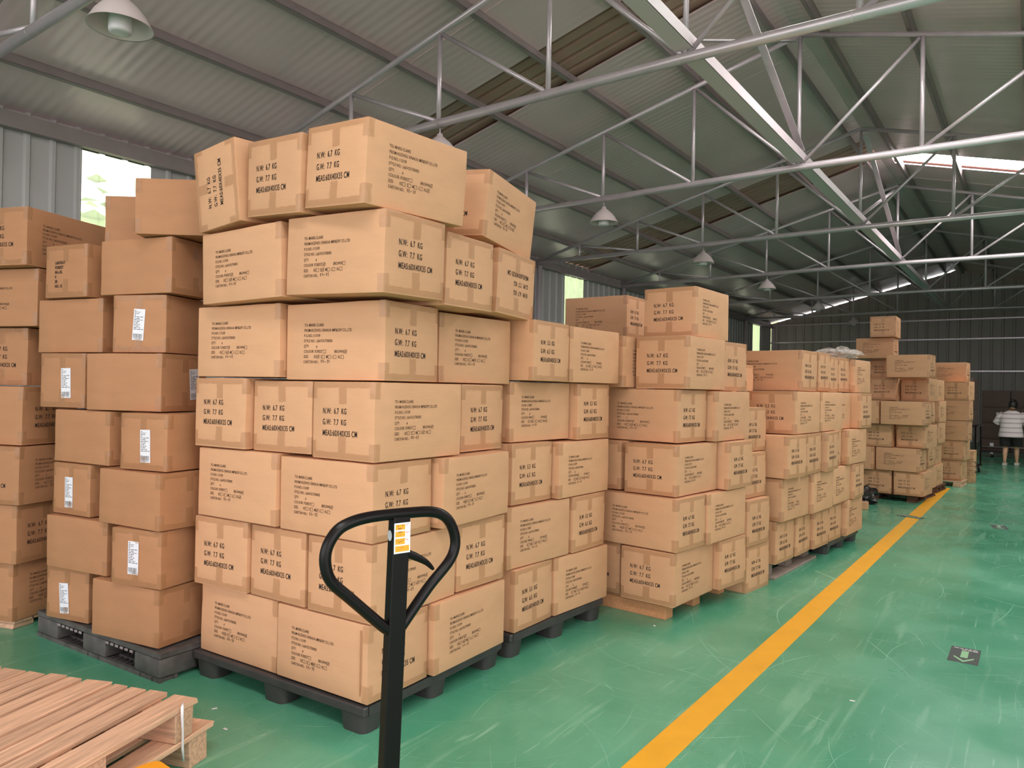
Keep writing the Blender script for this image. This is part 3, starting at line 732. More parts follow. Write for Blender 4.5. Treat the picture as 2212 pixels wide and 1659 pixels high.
ROW = ['bottom row', 'second row', 'third row', 'fourth row', 'fifth row', 'sixth row', 'top row', 'very top']
STK = dict(A=('tall stack behind black handle', 6), B=('plain stack with white labels', 7), C=('stack cut by left picture edge', 6), D=('stack right of the tall stack', 4), E=('stack on reddish wooden pallet', 5),
           F=('column standing on the floor', 4), G=('stack on flat grey pallet', 4), H=('far half-stack on black pallet', 4), I=('far stack where line ends', 5), J=('narrow column behind far stack', 4),
           K=('lone column above far stack', 7), L=('last stack beside black trolley', 5))
CUSTOM = {'A6a': 'carton lying on its side with sideways weight print, atop tall stack at left',
          'A6c': 'largest-looking top carton with prints on two sides, corner of tall stack',
          'A6d': 'top carton set back at far right of tall stack, address print',
          'A5d': 'carton with upside-down weight print, rightmost in sixth row, tall stack behind handle',
          'A0b': 'bottom corner carton with creased dented edge, tall stack behind black handle',
          'B6a': 'carton with small stencilled lines, leftmost in top row, plain stack with white labels',
          'B7a': 'plain pinkish carton farther back against the bright window, left stack top',
          'B7b': 'plain pinkish carton turned square to viewer, highest on left stack',
          'E5a': 'dark shaded carton behind, top of hidden pile below second window',
          'E5b': 'single topmost carton with prints on two sides, reddish pallet stack',
          'K2': 'highest carton of the lone column above far stack, weight print',
          'M0': 'upright carton standing on bare floor beside the last stack',
          'F0': 'carton standing directly on the floor, foremost of the column before grey pallet'}
KIND2 = set('DGH')
HIDL = set('F')
byrow = {}
for b in BOXES: byrow.setdefault((b[0][0], b[0][1]), []).append(b[0])
BASE = {}
ri = random.Random(12)
def carton(bid, x, y, z, yaw, rx, ry, w, d, h, label, group, faces, kind, mk):
    """faces: {'L': ('T'|'W'|'W90'|'W180'|'P'|'S', tape?)}"""
    rot = Matrix.Rotation(R(yaw), 4, 'Z') @ Matrix.Rotation(R(rx), 4, 'X') @ Matrix.Rotation(R(ry), 4, 'Y')
    o = bpy.data.objects.new('carton', body_mesh(w, d, h, ri.randrange(3), mk)); COL.objects.link(o)
    o.matrix_world = Matrix.Translation((x, y, z)) @ rot @ Matrix.Translation((-w/2, d/2, 0))
    tag(o, label, 'carton', group)
    for f, (pr, tape) in faces.items():
        fw = w if f == 'L' else d; B = face_matrix(f, w, d, h); j = lambda a: ri.uniform(-a, a); sc_ = h/.35
        if pr == 'T': put(ri.choice(ADDR[kind]), 'address_print', o, B @ Matrix.Translation((-fw/2+.115*sc_+j(.012), h/2-.078*sc_+j(.008), .0002)) @ Matrix.Rotation(R(j(.7)), 4, 'Z') @ Matrix.Scale(sc_, 4))
        elif pr == 'W': put(WGT[kind], 'weight_print', o, B @ Matrix.Translation((-fw/2+.078*sc_+j(.01), h/2-.118*sc_+j(.008), .0002)) @ Matrix.Rotation(R(j(.8)), 4, 'Z') @ Matrix.Scale(sc_, 4))
        elif pr == 'W90': put(WGT[kind], 'weight_print', o, B @ Matrix.Translation((-.045, -.10, .0002)) @ Matrix.Rotation(R(90), 4, 'Z') @ Matrix.Translation((0, .03, 0)))
        elif pr == 'W180': put(WGT[kind], 'weight_print', o, B @ Matrix.Rotation(R(180), 4, 'Z') @ Matrix.Translation((-.12, .06, .0002)))
        elif pr == 'P':
            lm = put(LAB, 'shipping_label', o, B @ Matrix.Translation((j(.03)+(.1 if f == 'R' else 0), -.02+j(.02), .0004)) @ Matrix.Rotation(R(j(5)), 4, 'Z')); lm['label'] = 'white paper label with bar code'
            put(LABP, 'label_print', lm, Matrix.Translation((0, 0, .0012)))
        elif pr == 'S': put(STN, 'stencil_print', o, B @ Matrix.Translation((.09 if f == 'R' else -.09, .06, .0002)))
        if tape:
            wide = fw
            tm = tape_mesh(fw, h, ri.randrange(3)); B2 = B
            if pr == 'W90': tm = tape_mesh(h, fw, 0); B2 = B @ Matrix.Rotation(R(90), 4, 'Z')
            for me in tm: put(me, 'tape', o, B2)
    return o
def tape_face(fw, w, d): return abs(fw-min(w, d)) < .02
for bid, x, y, z, yaw, rx, ry, w, d, h in BOXES:
    s, row = bid[0], bid[1]; mk = 'cardboard_brown' if s in 'BC' else 'cardboard'
    wide_l = w > d; faces = {}
    if bid == 'A6a': faces = {'L': ('W90', True)}
    elif bid == 'A5d': faces = {'R': ('W180', True)}
    elif s == 'B':
        faces = {'L': (None, False), 'R': (None, True)} if wide_l else {'L': ('P', True), 'R': (None, False)}
        if bid in ('B2b', 'B4b'): faces['R'] = ('P', True)
        if bid == 'B6a': faces = {'L': ('S', True)}
        if bid == 'B6b': faces = {'L': (None, False), 'R': ('S', True)}
        if bid[:2] == 'B7': faces = {'R': (None, False), 'L': (None, True)}
    else: faces = {'L': ('T', False), 'R': ('W', True)} if wide_l else {'L': ('W', True), 'R': ('T', False)}
    mates = byrow[(s, row)]; n = len(mates); i = mates.index(bid)
    if bid in CUSTOM: label = CUSTOM[bid]
    else:
        c = [v[0] for v in faces.values()]
        if s == 'B': look = 'plain carton with white label' if 'P' in c else 'plain unprinted carton'
        elif s in 'CK': look = 'printed carton'
        elif n > 1 and i > 0: look = 'carton with '+('weight print' if faces['R'][0] == 'W' else 'address print')
        else: look = 'carton with '+('weight print' if faces['L' if s in 'AI' else 'R'][0] == 'W' else 'address print')
        pos = '' if n == 1 else 'leftmost in ' if i == 0 else 'rightmost in ' if i == n-1 else ('second from left in ' if i == 1 else 'third from left in ')
        rr = ROW[int(row)]
        if int(row) == STK[s][1] and s not in 'E': rr = 'top row'
        label = '%s, %s%s, %s' % (look, pos, rr, STK[s][0])
    o = carton(bid, x, y, z, yaw, rx, ry, w, d, h, label, 'cartons of the '+(STK.get(s, STK['L'])[0] if s != 'M' else STK['L'][0]), faces, 2 if s in KIND2 else 1, mk)
    BASE[bid] = o
    if bid == 'A0b':                                         # its corner edge is knocked in
        o.data = o.data.copy()
        for v in o.data.vertices:
            c = v.co
            if c.x > w/2-.02 and c.y < -d/2+.02 and .02 < c.z < h-.02: c.x -= .011; c.y += .007
        cr = MB().box(w/2-.052, w/2-.046, -d/2+.0005, -d/2+.0022, .03, h-.03, bev=.0006).obj('crease', M['cardboard_brown'], o)
# cartons that carry those: the hidden pile behind the reddish pallet, and the lower part of the lone column
for k in range(5):
    carton('E', -2.75, 5.53, .155+k*.359, 0.3, 0, 0, .6, .4, .358, 'shaded carton under the dark topmost one, %s of the hidden rear pile' % ROW[k], 'cartons of the hidden rear pile', {'L': ('T', False)}, 1, 'cardboard')
for k in range(5):
    carton('K', -1.86, 13.42, .10+k*.334, 0, 0, 0, .57, .38, .333, 'carton hidden low in the lone column behind far stack, %s' % ROW[k], 'cartons of the lone column above far stack', {'L': ('T', False)}, 1, 'cardboard')
# unseen cartons added inside the stacks to block light and keep gaps dark
FILL=[('A',-3.010,2.840,2.0,0.40,0.40,0.133,6), ('D',-3.000,3.420,-2.5,0.40,0.60,0.138,4), ('G',-2.270,6.460,-4.0,0.40,0.60,0.120,4), ('H',-2.080,7.820,-5.0,0.60,0.40,0.120,4), ('H',-2.200,7.400,-5.0,0.40,0.40,0.120,4)]
FN = dict(A='tall stack', D='stack right of the tall stack', G='stack on flat grey pallet', H='far half-stack on black pallet')
fcount = {}
for s, x, y, yaw, w, d, z0, n in FILL:
    fcount[s] = fcount.get(s, 0)+1
    for k in range(n):
        carton(s, x, y, z0+k*.3515, yaw, 0, 0, w, d, .350, '%s carton added unseen to keep gaps dark, %s, %s' % (('inner', 'innermost')[fcount[s]-1], ROW[k], FN[s]), 'unseen cartons added to keep gaps dark', {}, 1, 'cardboard')
# ================================================================ PALLETS
def lowest(s): return min(b[3] for b in BOXES if b[0].startswith(s+'0'))-.003
def plastic_pallet(x, y, yaw, w, d, zt_, label, m='black_plastic'):
    """nine-footed pallet; (x, y) is the near right corner, w runs to -x, d to +y"""
    e = empty('plastic_pallet', (x, y, 0), R(yaw)); tag(e, label, 'pallet', 'black plastic pallets')
    mb = MB(); th = .042; z0 = zt_-th
    mb.box(-w, 0, 0, .03, z0, zt_, bev=.006); mb.box(-w, 0, d-.03, d, z0, zt_, bev=.006); mb.box(-w, -w+.03, .03, d-.03, z0, zt_); mb.box(-.03, 0, .03, d-.03, z0, zt_)
    mb.box(-w+.03, -.03, .03, d-.03, zt_-.012, zt_-.002)
    for k in range(1, 10): mb.box(-w+.03, -.03, k*d/10-.006, k*d/10+.006, z0+.006, zt_-.012)
    mb.obj('deck', M[m], e, smooth=35)
    leg = MB().prism(rounded_rect(.165, .135, .04), 0, z0+.004, taper=.86).mesh('leg', smooth=40); leg.materials.append(M[m])
    for i in range(3):
        for j in range(3):
            o = bpy.data.objects.new('leg', leg); COL.objects.link(o); o.parent = e
            o.location = (-.0875-i*(w-.175)/2, .0725+j*(d-.145)/2, 0)
    return e
plastic_pallet(-2.325, 2.236, 2.0, 1.22, 1.05, lowest('A'), 'black nine-footed plastic pallet under the tall stack')
plastic_pallet(-2.36, 3.36, -2.5, 1.15, 1.0, lowest('D'), 'black plastic pallet in shadow under the second stack')
plastic_pallet(-1.575, 7.36, -5.0, 1.15, .98, lowest('H'), 'black plastic pallet just beyond the flat grey wooden pallet')
# boxy grey-black pallet with a grid bottom under the plain stack
def box_pallet(x, y, yaw, w, d, zt_, label):
    e = empty('plastic_pallet', (x, y, 0), R(yaw)); tag(e, label, 'pallet', 'black plastic pallets'); m = M['grey_plastic']
    mb = MB(); mb.box(-w, 0, 0, d, zt_-.03, zt_-.006, bev=.004)
    mb.box(-w, 0, 0, .012, zt_-.006, zt_); mb.box(-w, 0, d-.012, d, zt_-.006, zt_); mb.box(-.012, 0, .012, d-.012, zt_-.006, zt_); mb.box(-w, -w+.012, .012, d-.012, zt_-.006, zt_)
    mb.obj('top_deck', m, e)
    bw = .23; b = MB().box(-bw/2, bw/2, -.11, .11, .021, zt_-.029, bev=.012, seg=2).mesh('block', smooth=40); b.materials.append(m)
    for i in range(3):
        for j in range(3):
            o = bpy.data.objects.new('block', b); COL.objects.link(o); o.parent = e; o.location = (-bw/2-i*(w-bw)/2, .11+j*(d-.22)/2, 0)
    g = MB()
    for k in range(3):
        g.box(-w, 0, k*(d-.1)/2, k*(d-.1)/2+.02, 0, .022); g.box(-w, 0, k*(d-.1)/2+.08, k*(d-.1)/2+.1, 0, .022)
        for q in range(28): xx = -w+.01+q*(w-.03)/27; g.box(xx, xx+.012, k*(d-.1)/2+.02, k*(d-.1)/2+.08, 0, .018)
    for k in range(3):
        xx = -.17-k*(w-.23)/2+.055; g.box(xx-.06, xx-.045, .0, d, .0, .02); g.box(xx+.045, xx+.06, .0, d, 0, .02)
    for i in range(2):                                       # perforated floor between the blocks
        xa, xb = -bw-i*(w-bw)/2, -(w-bw)/2*(i+1)
        for q in range(8): yy = .12+q*.035; g.box(xb, xa, yy, yy+.012, .002, .018)
        for q in range(9): xx = xb+(xa-xb)*q/8; g.box(xx-.006, xx+.006, .1, .40, .002, .018)
    tag(g.obj('bottom_grid', m, e), kind='stuff')
    lip = MB()
    for i in range(2):
        xa, xb = -bw-i*(w-bw)/2, -(w-bw)/2*(i+1); n = 6
        for q in range(n): c = xb+(xa-xb)*(q+.5)/n; lip.box(c-.014, c+.014, -.004, .004, zt_-.045, zt_-.031, bev=.003)
    tag(lip.obj('scalloped_edge', M['paint_steel'], e), kind='stuff')
    return e
box_pallet(-3.552, 2.02, 2.4, 1.24, 1.0, lowest('B'), 'scuffed grey-black plastic pallet with grid bottom under the plain stack')

rp = random.Random(21)
def board(name, x0, x1, y0, y1, z0, z1, m, parent, j=.002):
    """one board, slightly uneven, its long axis along local y of its own mesh"""
    w, l, h = x1-x0, y1-y0, z1-z0; bm = bmesh.new(); bmesh.ops.create_cube(bm, size=1.0)
    for v in bm.verts:
        v.co = Vector((v.co.x*w+rp.uniform(-j, j), v.co.y*l+rp.uniform(-j, j)*3, v.co.z*h+rp.uniform(-j, j)*.4))
    bmesh.ops.bevel(bm, geom=bm.edges[:], offset=.002, segments=1, affect='EDGES')
    me = bpy.data.meshes.new(name); bm.to_mesh(me); bm.free(); me.materials.append(m)
    o = bpy.data.objects.new(name, me); COL.objects.link(o); o.parent = parent; o.location = ((x0+x1)/2, (y0+y1)/2, (z0+z1)/2); return o
def slat_pallet(x, y, z, rot, label, slats, length, m, group):
    e = empty('wooden_pallet', (x, y, z), rot); tag(e, label, 'pallet', group)
    X1 = slats[-1][1]
    for yy in (.03, length/2-.05, length-.13):
        o = board('stringer', yy, yy+.1, -X1, 0, 0.0, .108, m, e); o.rotation_euler = (0, 0, R(90)); o.location = (X1/2, yy+.05, .054)
    for a, b in slats: board('slat', a, b, rp.uniform(-.012, .008), length+rp.uniform(-.008, .01), .1085, .1295, m, e)
    return e
SLATS = [(0, .111), (.149, .232), (.251, .325), (.347, .412), (.436, .56), (.584, .649), (.67, .752), (.767, .855), (.873, .99), (1.012, 1.09), (1.112, 1.2)]
ANG = math.atan2(-.326, -.9456)
slat_pallet(-2.715, 1.774, 0, ANG, 'lower wooden pallet, mostly covered by the one on top', [(a+.004*i, b+.004*i) for i, (a, b) in enumerate(SLATS)], 1.0, M['wood'], 'two stacked slatted pallets')
slat_pallet(-2.69, 1.695, .131, ANG, 'upper empty wooden slat pallet, bottom left corner', SLATS, 1.0, M['wood'], 'two stacked slatted pallets')
st = MB().tube([(-2.67, 1.616, .2675), (-2.645, 1.598, .264), (-2.640, 1.595, .23), (-2.644, 1.601, .17), (-2.638, 1.598, .11), (-2.643, 1.606, .058)], [.004, .006, .006, .004, .005, .004], 8).obj('strap', M['strap'])
tag(st, 'white plastic strap hanging down the corner of the empty pallet', 'strap')

def block_pallet(x, y, yaw, w, d, zt_, m, label, bottom=True, stringers=False, inset=0.0):
    e = empty('wooden_pallet', (x, y, 0), R(yaw)); tag(e, label, 'pallet', 'loaded wooden pallets'); tb = .018; z1 = zt_-tb
    n = 6
    for k in range(n):                                       # top boards along x
        c = k*(d-.12)/(n-1); o = board('top_board', 0, .12, 0, w-inset, z1, zt_, m, e, .0015); o.rotation_euler = (0, 0, R(90)); o.location = (-(w+inset)/2, c+.06, z1+tb/2)
    if stringers:
        for k in range(3):
            c = k*(d-.1)/2; o = board('bearer', 0, .1, 0, w, 0, z1-.001, m, e, .0015); o.rotation_euler = (0, 0, R(90)); o.location = (-w/2, c+.05, z1/2)
    else:
        zb = .018 if bottom else 0
        for i in range(3):
            if bottom: board('bottom_board', -.13-i*(w-.13)/2, -i*(w-.13)/2, 0, d, 0, zb, m, e, .0015)
            for k in range(3):
                board('block', -.12-i*(w-.13)/2-inset*(i == 0), -.01-i*(w-.13)/2-inset*(i == 0), k*(d-.14)/2, k*(d-.14)/2+.14, zb+.0005, z1-.0005, m, e, .0015)
    return e
block_pallet(-1.972, 4.575, -4.0, 1.05, .93, lowest('E'), M['wood_red'], 'reddish wooden pallet with thick bearers under the third stack', stringers=True)
block_pallet(-1.70, 6.10, -3.4, 1.0, 1.1, lowest('G'), M['wood_grey'], 'flat grey wooden pallet with bottom boards, fourth stack', inset=.06)
block_pallet(-1.36, 11.78, -7, 1.1, 1.1, lowest('I'), M['wood_dark'], 'dark wooden pallet under the far stack')
block_pallet(-1.24, 13.22, -5, .9, .7, .095, M['wood_dark'], 'dark wooden pallet under the narrow rear column and lone column')
block_pallet(-1.0, 14.36, -5, .9, .55, .095, M['wood'], 'pale wooden pallet where the yellow line ends')
block_pallet(-5.0, 1.93, 20, .8, .8, lowest('C'), M['wood'], 'low wooden skid under the stack at left picture edge', bottom=False)
o = block_pallet(-2.74, 5.62, 0, .62, .36, .153, M['wood_dark'], 'wooden pallet hidden under the rear pile by the wall')

# ================================================================ PALLET JACK
PX, PY = -1.0256, 1.0548
jk = empty('pallet_jack', (PX, PY, 0), 0.0); tag(jk, 'pallet jack with black loop handle and orange forks, in front', 'pallet jack')
HA = math.atan2(.26, -.966)
HM = Matrix.Rotation(HA, 4, 'Z'); BMx = Matrix.Rotation(R(177), 4, 'Z')
def hp(s, off, z): return HM @ Vector((off, -s, z))
def bp(x, y, z): return BMx @ Vector((x, y, z))
up_axis = (hp(.021, 0, 1.238)-hp(-.006, 0, .3)).normalized()
mb = MB(); mb.bar(hp(-.0065, .012, .3), hp(.0212, .012, 1.244), .0375, .024, up=HM @ Vector((1, 0, 0)), bev=.002); mb.obj('handle_pole', M['black_paint'], jk)
LOOP = [[-.0, 1.022], [-.0143, 1.0323], [-.0847, 1.0974], [-.1243, 1.1356], [-.1366, 1.1706], [-.1326, 1.2015], [-.1129, 1.2292], [-.0838, 1.242], [-.0477, 1.2475], [-.006, 1.2485], [.0373, 1.248], [.0891, 1.2458], [.122, 1.2368], [.1439, 1.2169], [.1567, 1.1858], [.155, 1.1584], [.1386, 1.1327], [.0924, 1.0909], [.0396, 1.0332], [.028, 1.02]]
def smooth_path(p, n=4):
    out = []
    for i in range(len(p)-1):
        p0, p1, p2, p3 = (Vector(p[max(i-1, 0)]), Vector(p[i]), Vector(p[i+1]), Vector(p[min(i+2, len(p)-1)]))
        for k in range(n):
            t = k/n; out.append(.5*((2*p1)+(p2-p0)*t+(2*p0-5*p1+4*p2-p3)*t*t+(3*p1-p0-3*p2+p3)*t**3))
    out.append(Vector(p[-1])); return out
MB().tube([hp(s, .012, z) for s, z in smooth_path(LOOP)], .0112, 16).obj('handle_loop', M['black_paint'], jk)
MB().tube([hp(s, .012, z) for s, z in smooth_path([(.03, 1.17), (.0384, 1.1676), (.0659, 1.1542), (.0867, 1.1418), (.1034, 1.1261)])], [.0085]*8+[.0078, .0074, .007, .0066, .006, .0054, .0048, .004, .003], 10).obj('release_lever', M['black_paint'], jk)
def plate(name, s0, s1, z0, z1, off, m, parent, th=.0006):
    mb = MB(); v = [hp(s, o_, z) for o_ in (off-th, off) for s, z in ((s0, z0), (s1, z0), (s1, z1), (s0, z1))]; V = [mb.bm.verts.new(q) for q in v]
    for f in ((0, 1, 2, 3), (4, 7, 6, 5), (0, 4, 5, 1), (1, 5, 6, 2), (2, 6, 7, 3), (3, 7, 4, 0)): mb.bm.faces.new([V[i] for i in f])
    return mb.obj(name, m, parent)
sk = plate('instruction_sticker', .002, .0385, 1.172, 1.232, -.0002, M['sticker_white'], jk); sk['label'] = 'white sticker with four orange panels'
for k, (a, b, z0, z1) in enumerate(((.0045, .026, 1.2185, 1.229), (.0045, .026, 1.2045, 1.2155), (.0045, .026, 1.190, 1.2015), (.0045, .036, 1.1755, 1.187))):
    plate('orange_panel', a, b, z0, z1, -.0009, M['sticker_orange'], sk, .0004)
mb = MB()
for (a, b, z) in ((.009, .0115, 1.2255), (.019, .0215, 1.2265), (.010, .018, 1.2205), (.0105, .019, 1.2135), (.0145, .016, 1.208), (.008, .010, 1.197), (.012, .0145, 1.194), (.016, .0185, 1.1955), (.0205, .0225, 1.1975)):
    V = [mb.bm.verts.new(hp(s, -.0015, zz)) for s, zz in ((a, z), (b, z), (b, z+.0012), (a, z+.0012))]; mb.bm.faces.new(V)
mb.obj('sticker_print', M['ink'], sk)
mb = MB()
for (a, z, b, z2) in ((.027, 1.225, .035, 1.2305), (.027, 1.2115, .036, 1.2125), (.027, 1.200, .034, 1.1955), (.016, 1.1815, .022, 1.1835)):
    V = [mb.bm.verts.new(hp(s, -.0015, zz)) for s, zz in ((a, z), (b, z2), (b, z2+.001), (a, z+.001))]; mb.bm.faces.new(V)
mb.obj('sticker_arrows', M['sticker_red'], sk)
mb = MB(); V = []
for k in range(20):
    a = 2*math.pi*k/20; V.append(mb.bm.verts.new(hp(.0212-.0197-.0024, .012+.0085*math.cos(a), 1.207+.0105*math.sin(a))))
mb.bm.faces.new(V); bmesh.ops.extrude_face_region(mb.bm, geom=mb.bm.faces[:])
o = mb.obj('round_sticker', M['sticker_white'], jk); o['label'] = 'small round white check sticker'
mb = MB(); mb.tube([hp(0, .0, .09), hp(0, .0, .36)], .05, 20); mb.tube([hp(0, 0, .36), hp(0, 0, .42)], .028, 16); mb.obj('hydraulic_pump', M['orange'], jk)
mb = MB(); mb.box(.0, .11, -.05, .05, .25, .33, HM @ Matrix.Translation((-.05, 0, 0)), .01); mb.obj('handle_socket', M['black_paint'], jk)
mb = MB(); mb.box(.05, .2, -.27, .27, .2, .42, BMx, .02, 2); mb.box(.08, .24, -.27, .27, .14, .21, BMx, .01); mb.obj('fork_head', M['orange'], jk)
tip = Vector((1.475, -.2, .19))
for s in (-1, 1):
    mb = MB(); yc = tip.y if s < 0 else tip.y+.35; L = tip.x
    poly = [(.18, yc-.08), (L-.025, yc-.08), (L-.008, yc-.072), (L, yc-.05), (L+.002, yc), (L, yc+.05), (L-.008, yc+.072), (L-.025, yc+.08), (.18, yc+.08)]
    mb.prism(poly, .145, .19, BMx); mb.obj('fork', M['orange'], jk)
    mb = MB(); mb.box(L-.2, L-.06, yc-.035, yc+.035, .1902, .1912, BMx); mb.obj('roller_slot', M['rubber'], jk)
    mb = MB(); mb.tube([bp(L-.14, yc-.045, .041), bp(L-.14, yc+.045, .041)], .041, 18); mb.obj('load_roller', M['rubber'], jk)
    mb = MB(); mb.bar(bp(L-.34, yc-.05, .165), bp(L-.14, yc-.05, .041), .012, .03); mb.bar(bp(L-.34, yc+.05, .165), bp(L-.14, yc+.05, .041), .012, .03); mb.obj('roller_link', M['orange'], jk)
    mb = MB(); mb.tube([hp(s*.05-.025, 0, .09), hp(s*.05+.025, 0, .09)], .09, 24); mb.obj('steer_wheel', M['rubber'], jk)

# ================================================================ FLOOR STICKERS AND LITTER
def arrow_sticker(x, y, rz, label):
    e = MB().box(-.075, .075, 0, .3, 0, .0012).obj('floor_sticker', M['sticker_black']); e.location = (x, y, .0002); e.rotation_euler = (0, 0, rz); tag(e, label, 'sticker', 'black arrow floor stickers')
    mb = MB(); mb.prism([(-.018, .1), (.018, .1), (.018, .23), (-.018, .23)], .0012, .0016)
    mb.prism([(-.05, .115), (-.05, .09), (0, .015), (.05, .09), (.05, .115), (0, .045)], .0012, .0016); a = mb.obj('arrow', M['pale_green'], e)
    mb = MB()
    for k, (yy, spans) in enumerate(((.272, ((-.06, -.035), (-.03, -.012), (-.004, .01), (.016, .03), (.036, .058))), (.248, ((-.02, .004), (.01, .03), (.034, .062))))):
        for a0, a1 in spans: mb.box(a0, a1, yy, yy+.008, .0012, .0015)
    tag(mb.obj('faint_lettering', M['strap'], e), kind='stuff'); return e
arrow_sticker(-.325, 4.9, R(0), 'black arrow sticker pointing at viewer, nearest on the green floor')
arrow_sticker(-1.12, 10.32, R(62), 'small worn black sticker lying across the yellow line').location.z = .0019
arrow_sticker(-.31, 10.15, R(10), 'small worn grey sticker far right on the floor')
for i, (x, y, l) in enumerate(((-2.86, 1.93, 'tiny white paper scrap on floor left of tall stack, nearest wooden pallet'), (-3.08, 2.02, 'tiny white scrap on floor below the plain stack pallet'), (-1.98, 4.42, 'tiny white scrap on floor by the reddish pallet'),
                          (-.72, 3.95, 'tiny pale paper scrap on open floor near the arrow sticker'), (-2.2, 1.98, 'tiny white scrap on floor before the tall stack corner'))):
    mb = MB(); mb.box(-.012, .012, -.006, .006, 0, .002, bev=.0008); o = mb.obj('paper_scrap', M['strap']); o.location = (x, y, .001); o.rotation_euler = (0, 0, i*1.1); tag(o, l, 'scrap', 'paper scraps on the floor')

# crumpled films
def crumple(name, loc, size, seed, m, label, cat, rz=0):
    bm = bmesh.new(); bmesh.ops.create_icosphere(bm, subdivisions=4, radius=.5)
    for v in bm.verts:
        n = noise.noise_vector(v.co*4+Vector((seed, 0, 0)))*.28+noise.noise_vector(v.co*11+Vector((0, seed, 0)))*.1; c = v.co+n
        v.co = Vector((c.x*size[0], c.y*size[1], max(c.z+.32, 0)*size[2]))
    me = bpy.data.meshes.new(name); bm.to_mesh(me); bm.free(); o = link(name, me, None, m); o.location = loc; o.rotation_euler = (0, 0, rz); tag(o, label, cat); return o
def top_of(bid, up=.004):
    b = [q for q in BOXES if q[0] == bid][0]; return b[1]-b[7]/2, b[2]+b[8]/2, b[3]+b[9]+up
x, y, z = top_of('A6b'); crumple('plastic_sheet', (x-.02, y+.05, z+.045), (.26, .3, .05), 3, M['black_film'], 'black crumpled plastic sheet on the second top carton, tall stack', 'plastic')
x, y, z = top_of('H4b'); crumple('plastic_film', (x+.0, y-.25, z+.004), (.44, .42, .13), 9, M['film'], 'clear crumpled plastic film on top of the black-pallet half-stack', 'plastic')
crumple('plastic_bundle', (-2.0, 11.25, 0), (.42, .4, .3), 5, M['black_film'], 'black crumpled plastic bundle on the floor before the far stack', 'plastic')
o = MB().box(-.11, .11, -.05, .05, 0, .1, bev=.004).obj('cardboard_offcut', M['cardboard']); o.location = (-1.9, 10.66, .001); o.rotation_euler = (0, 0, R(-6)); tag(o, 'small cardboard offcut on the floor beyond the black pallet', 'cardboard')

# ================================================================ TROLLEYS AND DARK CARTONS AT THE FAR END
def wheel(parent, x, y, r=.05):
    MB().tube([(x-.018, y, r), (x+.018, y, r)], r, 18).obj('wheel', M['rubber'], parent); MB().box(x-.026, x+.026, y-.02, y+.02, r+.02, r*2+.03).obj('caster_fork', M['galv'], parent)
t = empty('platform_trolley', (-1.17, 16.9, 0), R(-4)); tag(t, 'black framed trolley with raised shelf behind the last stack', 'trolley', 'trolleys')
for sx in (-1, 1):
    for sy in (-1, 1):
        wheel(t, sx*.2, sy*.32+.35); MB().box(sx*.22-.015, sx*.22+.015, sy*.36+.335, sy*.36+.365, .15, .925).obj('frame_post', M['black_paint'], t)
MB().box(-.25, .25, -.05, .75, .13, .16, bev=.004).obj('platform', M['black_paint'], t); MB().box(-.25, .25, -.05, .75, .925, .945, bev=.004).obj('shelf', M['black_paint'], t)
MB().tube([hq for hq in smooth_path([(-.1, -.04, .5), (-.02, -.05, .72), (.1, -.05, .84), (.17, -.05, .78), (.2, -.05, .6), (.2, -.05, .4)])], .014, 10).obj('hose_hook', M['rubber'], t)
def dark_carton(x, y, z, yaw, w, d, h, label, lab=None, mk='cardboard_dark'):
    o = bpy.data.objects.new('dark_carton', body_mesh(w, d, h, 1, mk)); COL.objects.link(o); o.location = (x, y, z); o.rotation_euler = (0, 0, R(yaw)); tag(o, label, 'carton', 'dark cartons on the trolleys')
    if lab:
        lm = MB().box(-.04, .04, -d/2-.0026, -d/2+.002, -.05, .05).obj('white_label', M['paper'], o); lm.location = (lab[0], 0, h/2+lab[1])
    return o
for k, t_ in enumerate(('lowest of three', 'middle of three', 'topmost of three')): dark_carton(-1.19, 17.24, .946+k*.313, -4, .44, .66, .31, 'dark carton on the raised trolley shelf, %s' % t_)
t2 = empty('cage_trolley', (-.2, 22.1, 0), 0); tag(t2, 'low steel trolley loaded with dark cartons before the far wall', 'trolley', 'trolleys')
for sx in (-1, 1):
    for sy in (-1, 1): wheel(t2, sx*.7, sy*.3+.3)
MB().box(-.95, .95, -.05, .65, .13, .16).obj('platform', M['black_paint'], t2)
MB().tube([(-.95, -.07, .27), (.95, -.07, .27)], .012, 8).obj('rail', M['paint_steel'], t2)
MB().tube([(-.95, -.07, .27), (-.95, -.07, .14)], .012, 8).obj('rail_post', M['paint_steel'], t2); MB().tube([(.95, -.07, .27), (.95, -.07, .14)], .012, 8).obj('rail_post', M['paint_steel'], t2)
MB().tube([(.75, -.06, .16), (.75, -.06, 1.0), (.35, -.06, 1.0), (.35, -.06, .16)], .013, 8).obj('push_handle', M['paint_steel'], t2)
DN = ['bottom tier', 'second tier', 'third tier', 'top tier']
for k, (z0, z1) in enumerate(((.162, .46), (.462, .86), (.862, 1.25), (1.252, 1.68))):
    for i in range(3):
        dark_carton(-.82+i*.62, 22.4, z0, 0, .61, .6, z1-z0, 'dark carton in the dim pile before far wall, %s, %s' % (DN[k], ('left', 'middle', 'right')[i]), ((-.08, .0), (.0, .04), (.05, .02))[(i+k) % 3] if (i+k) % 2 == 0 else None)

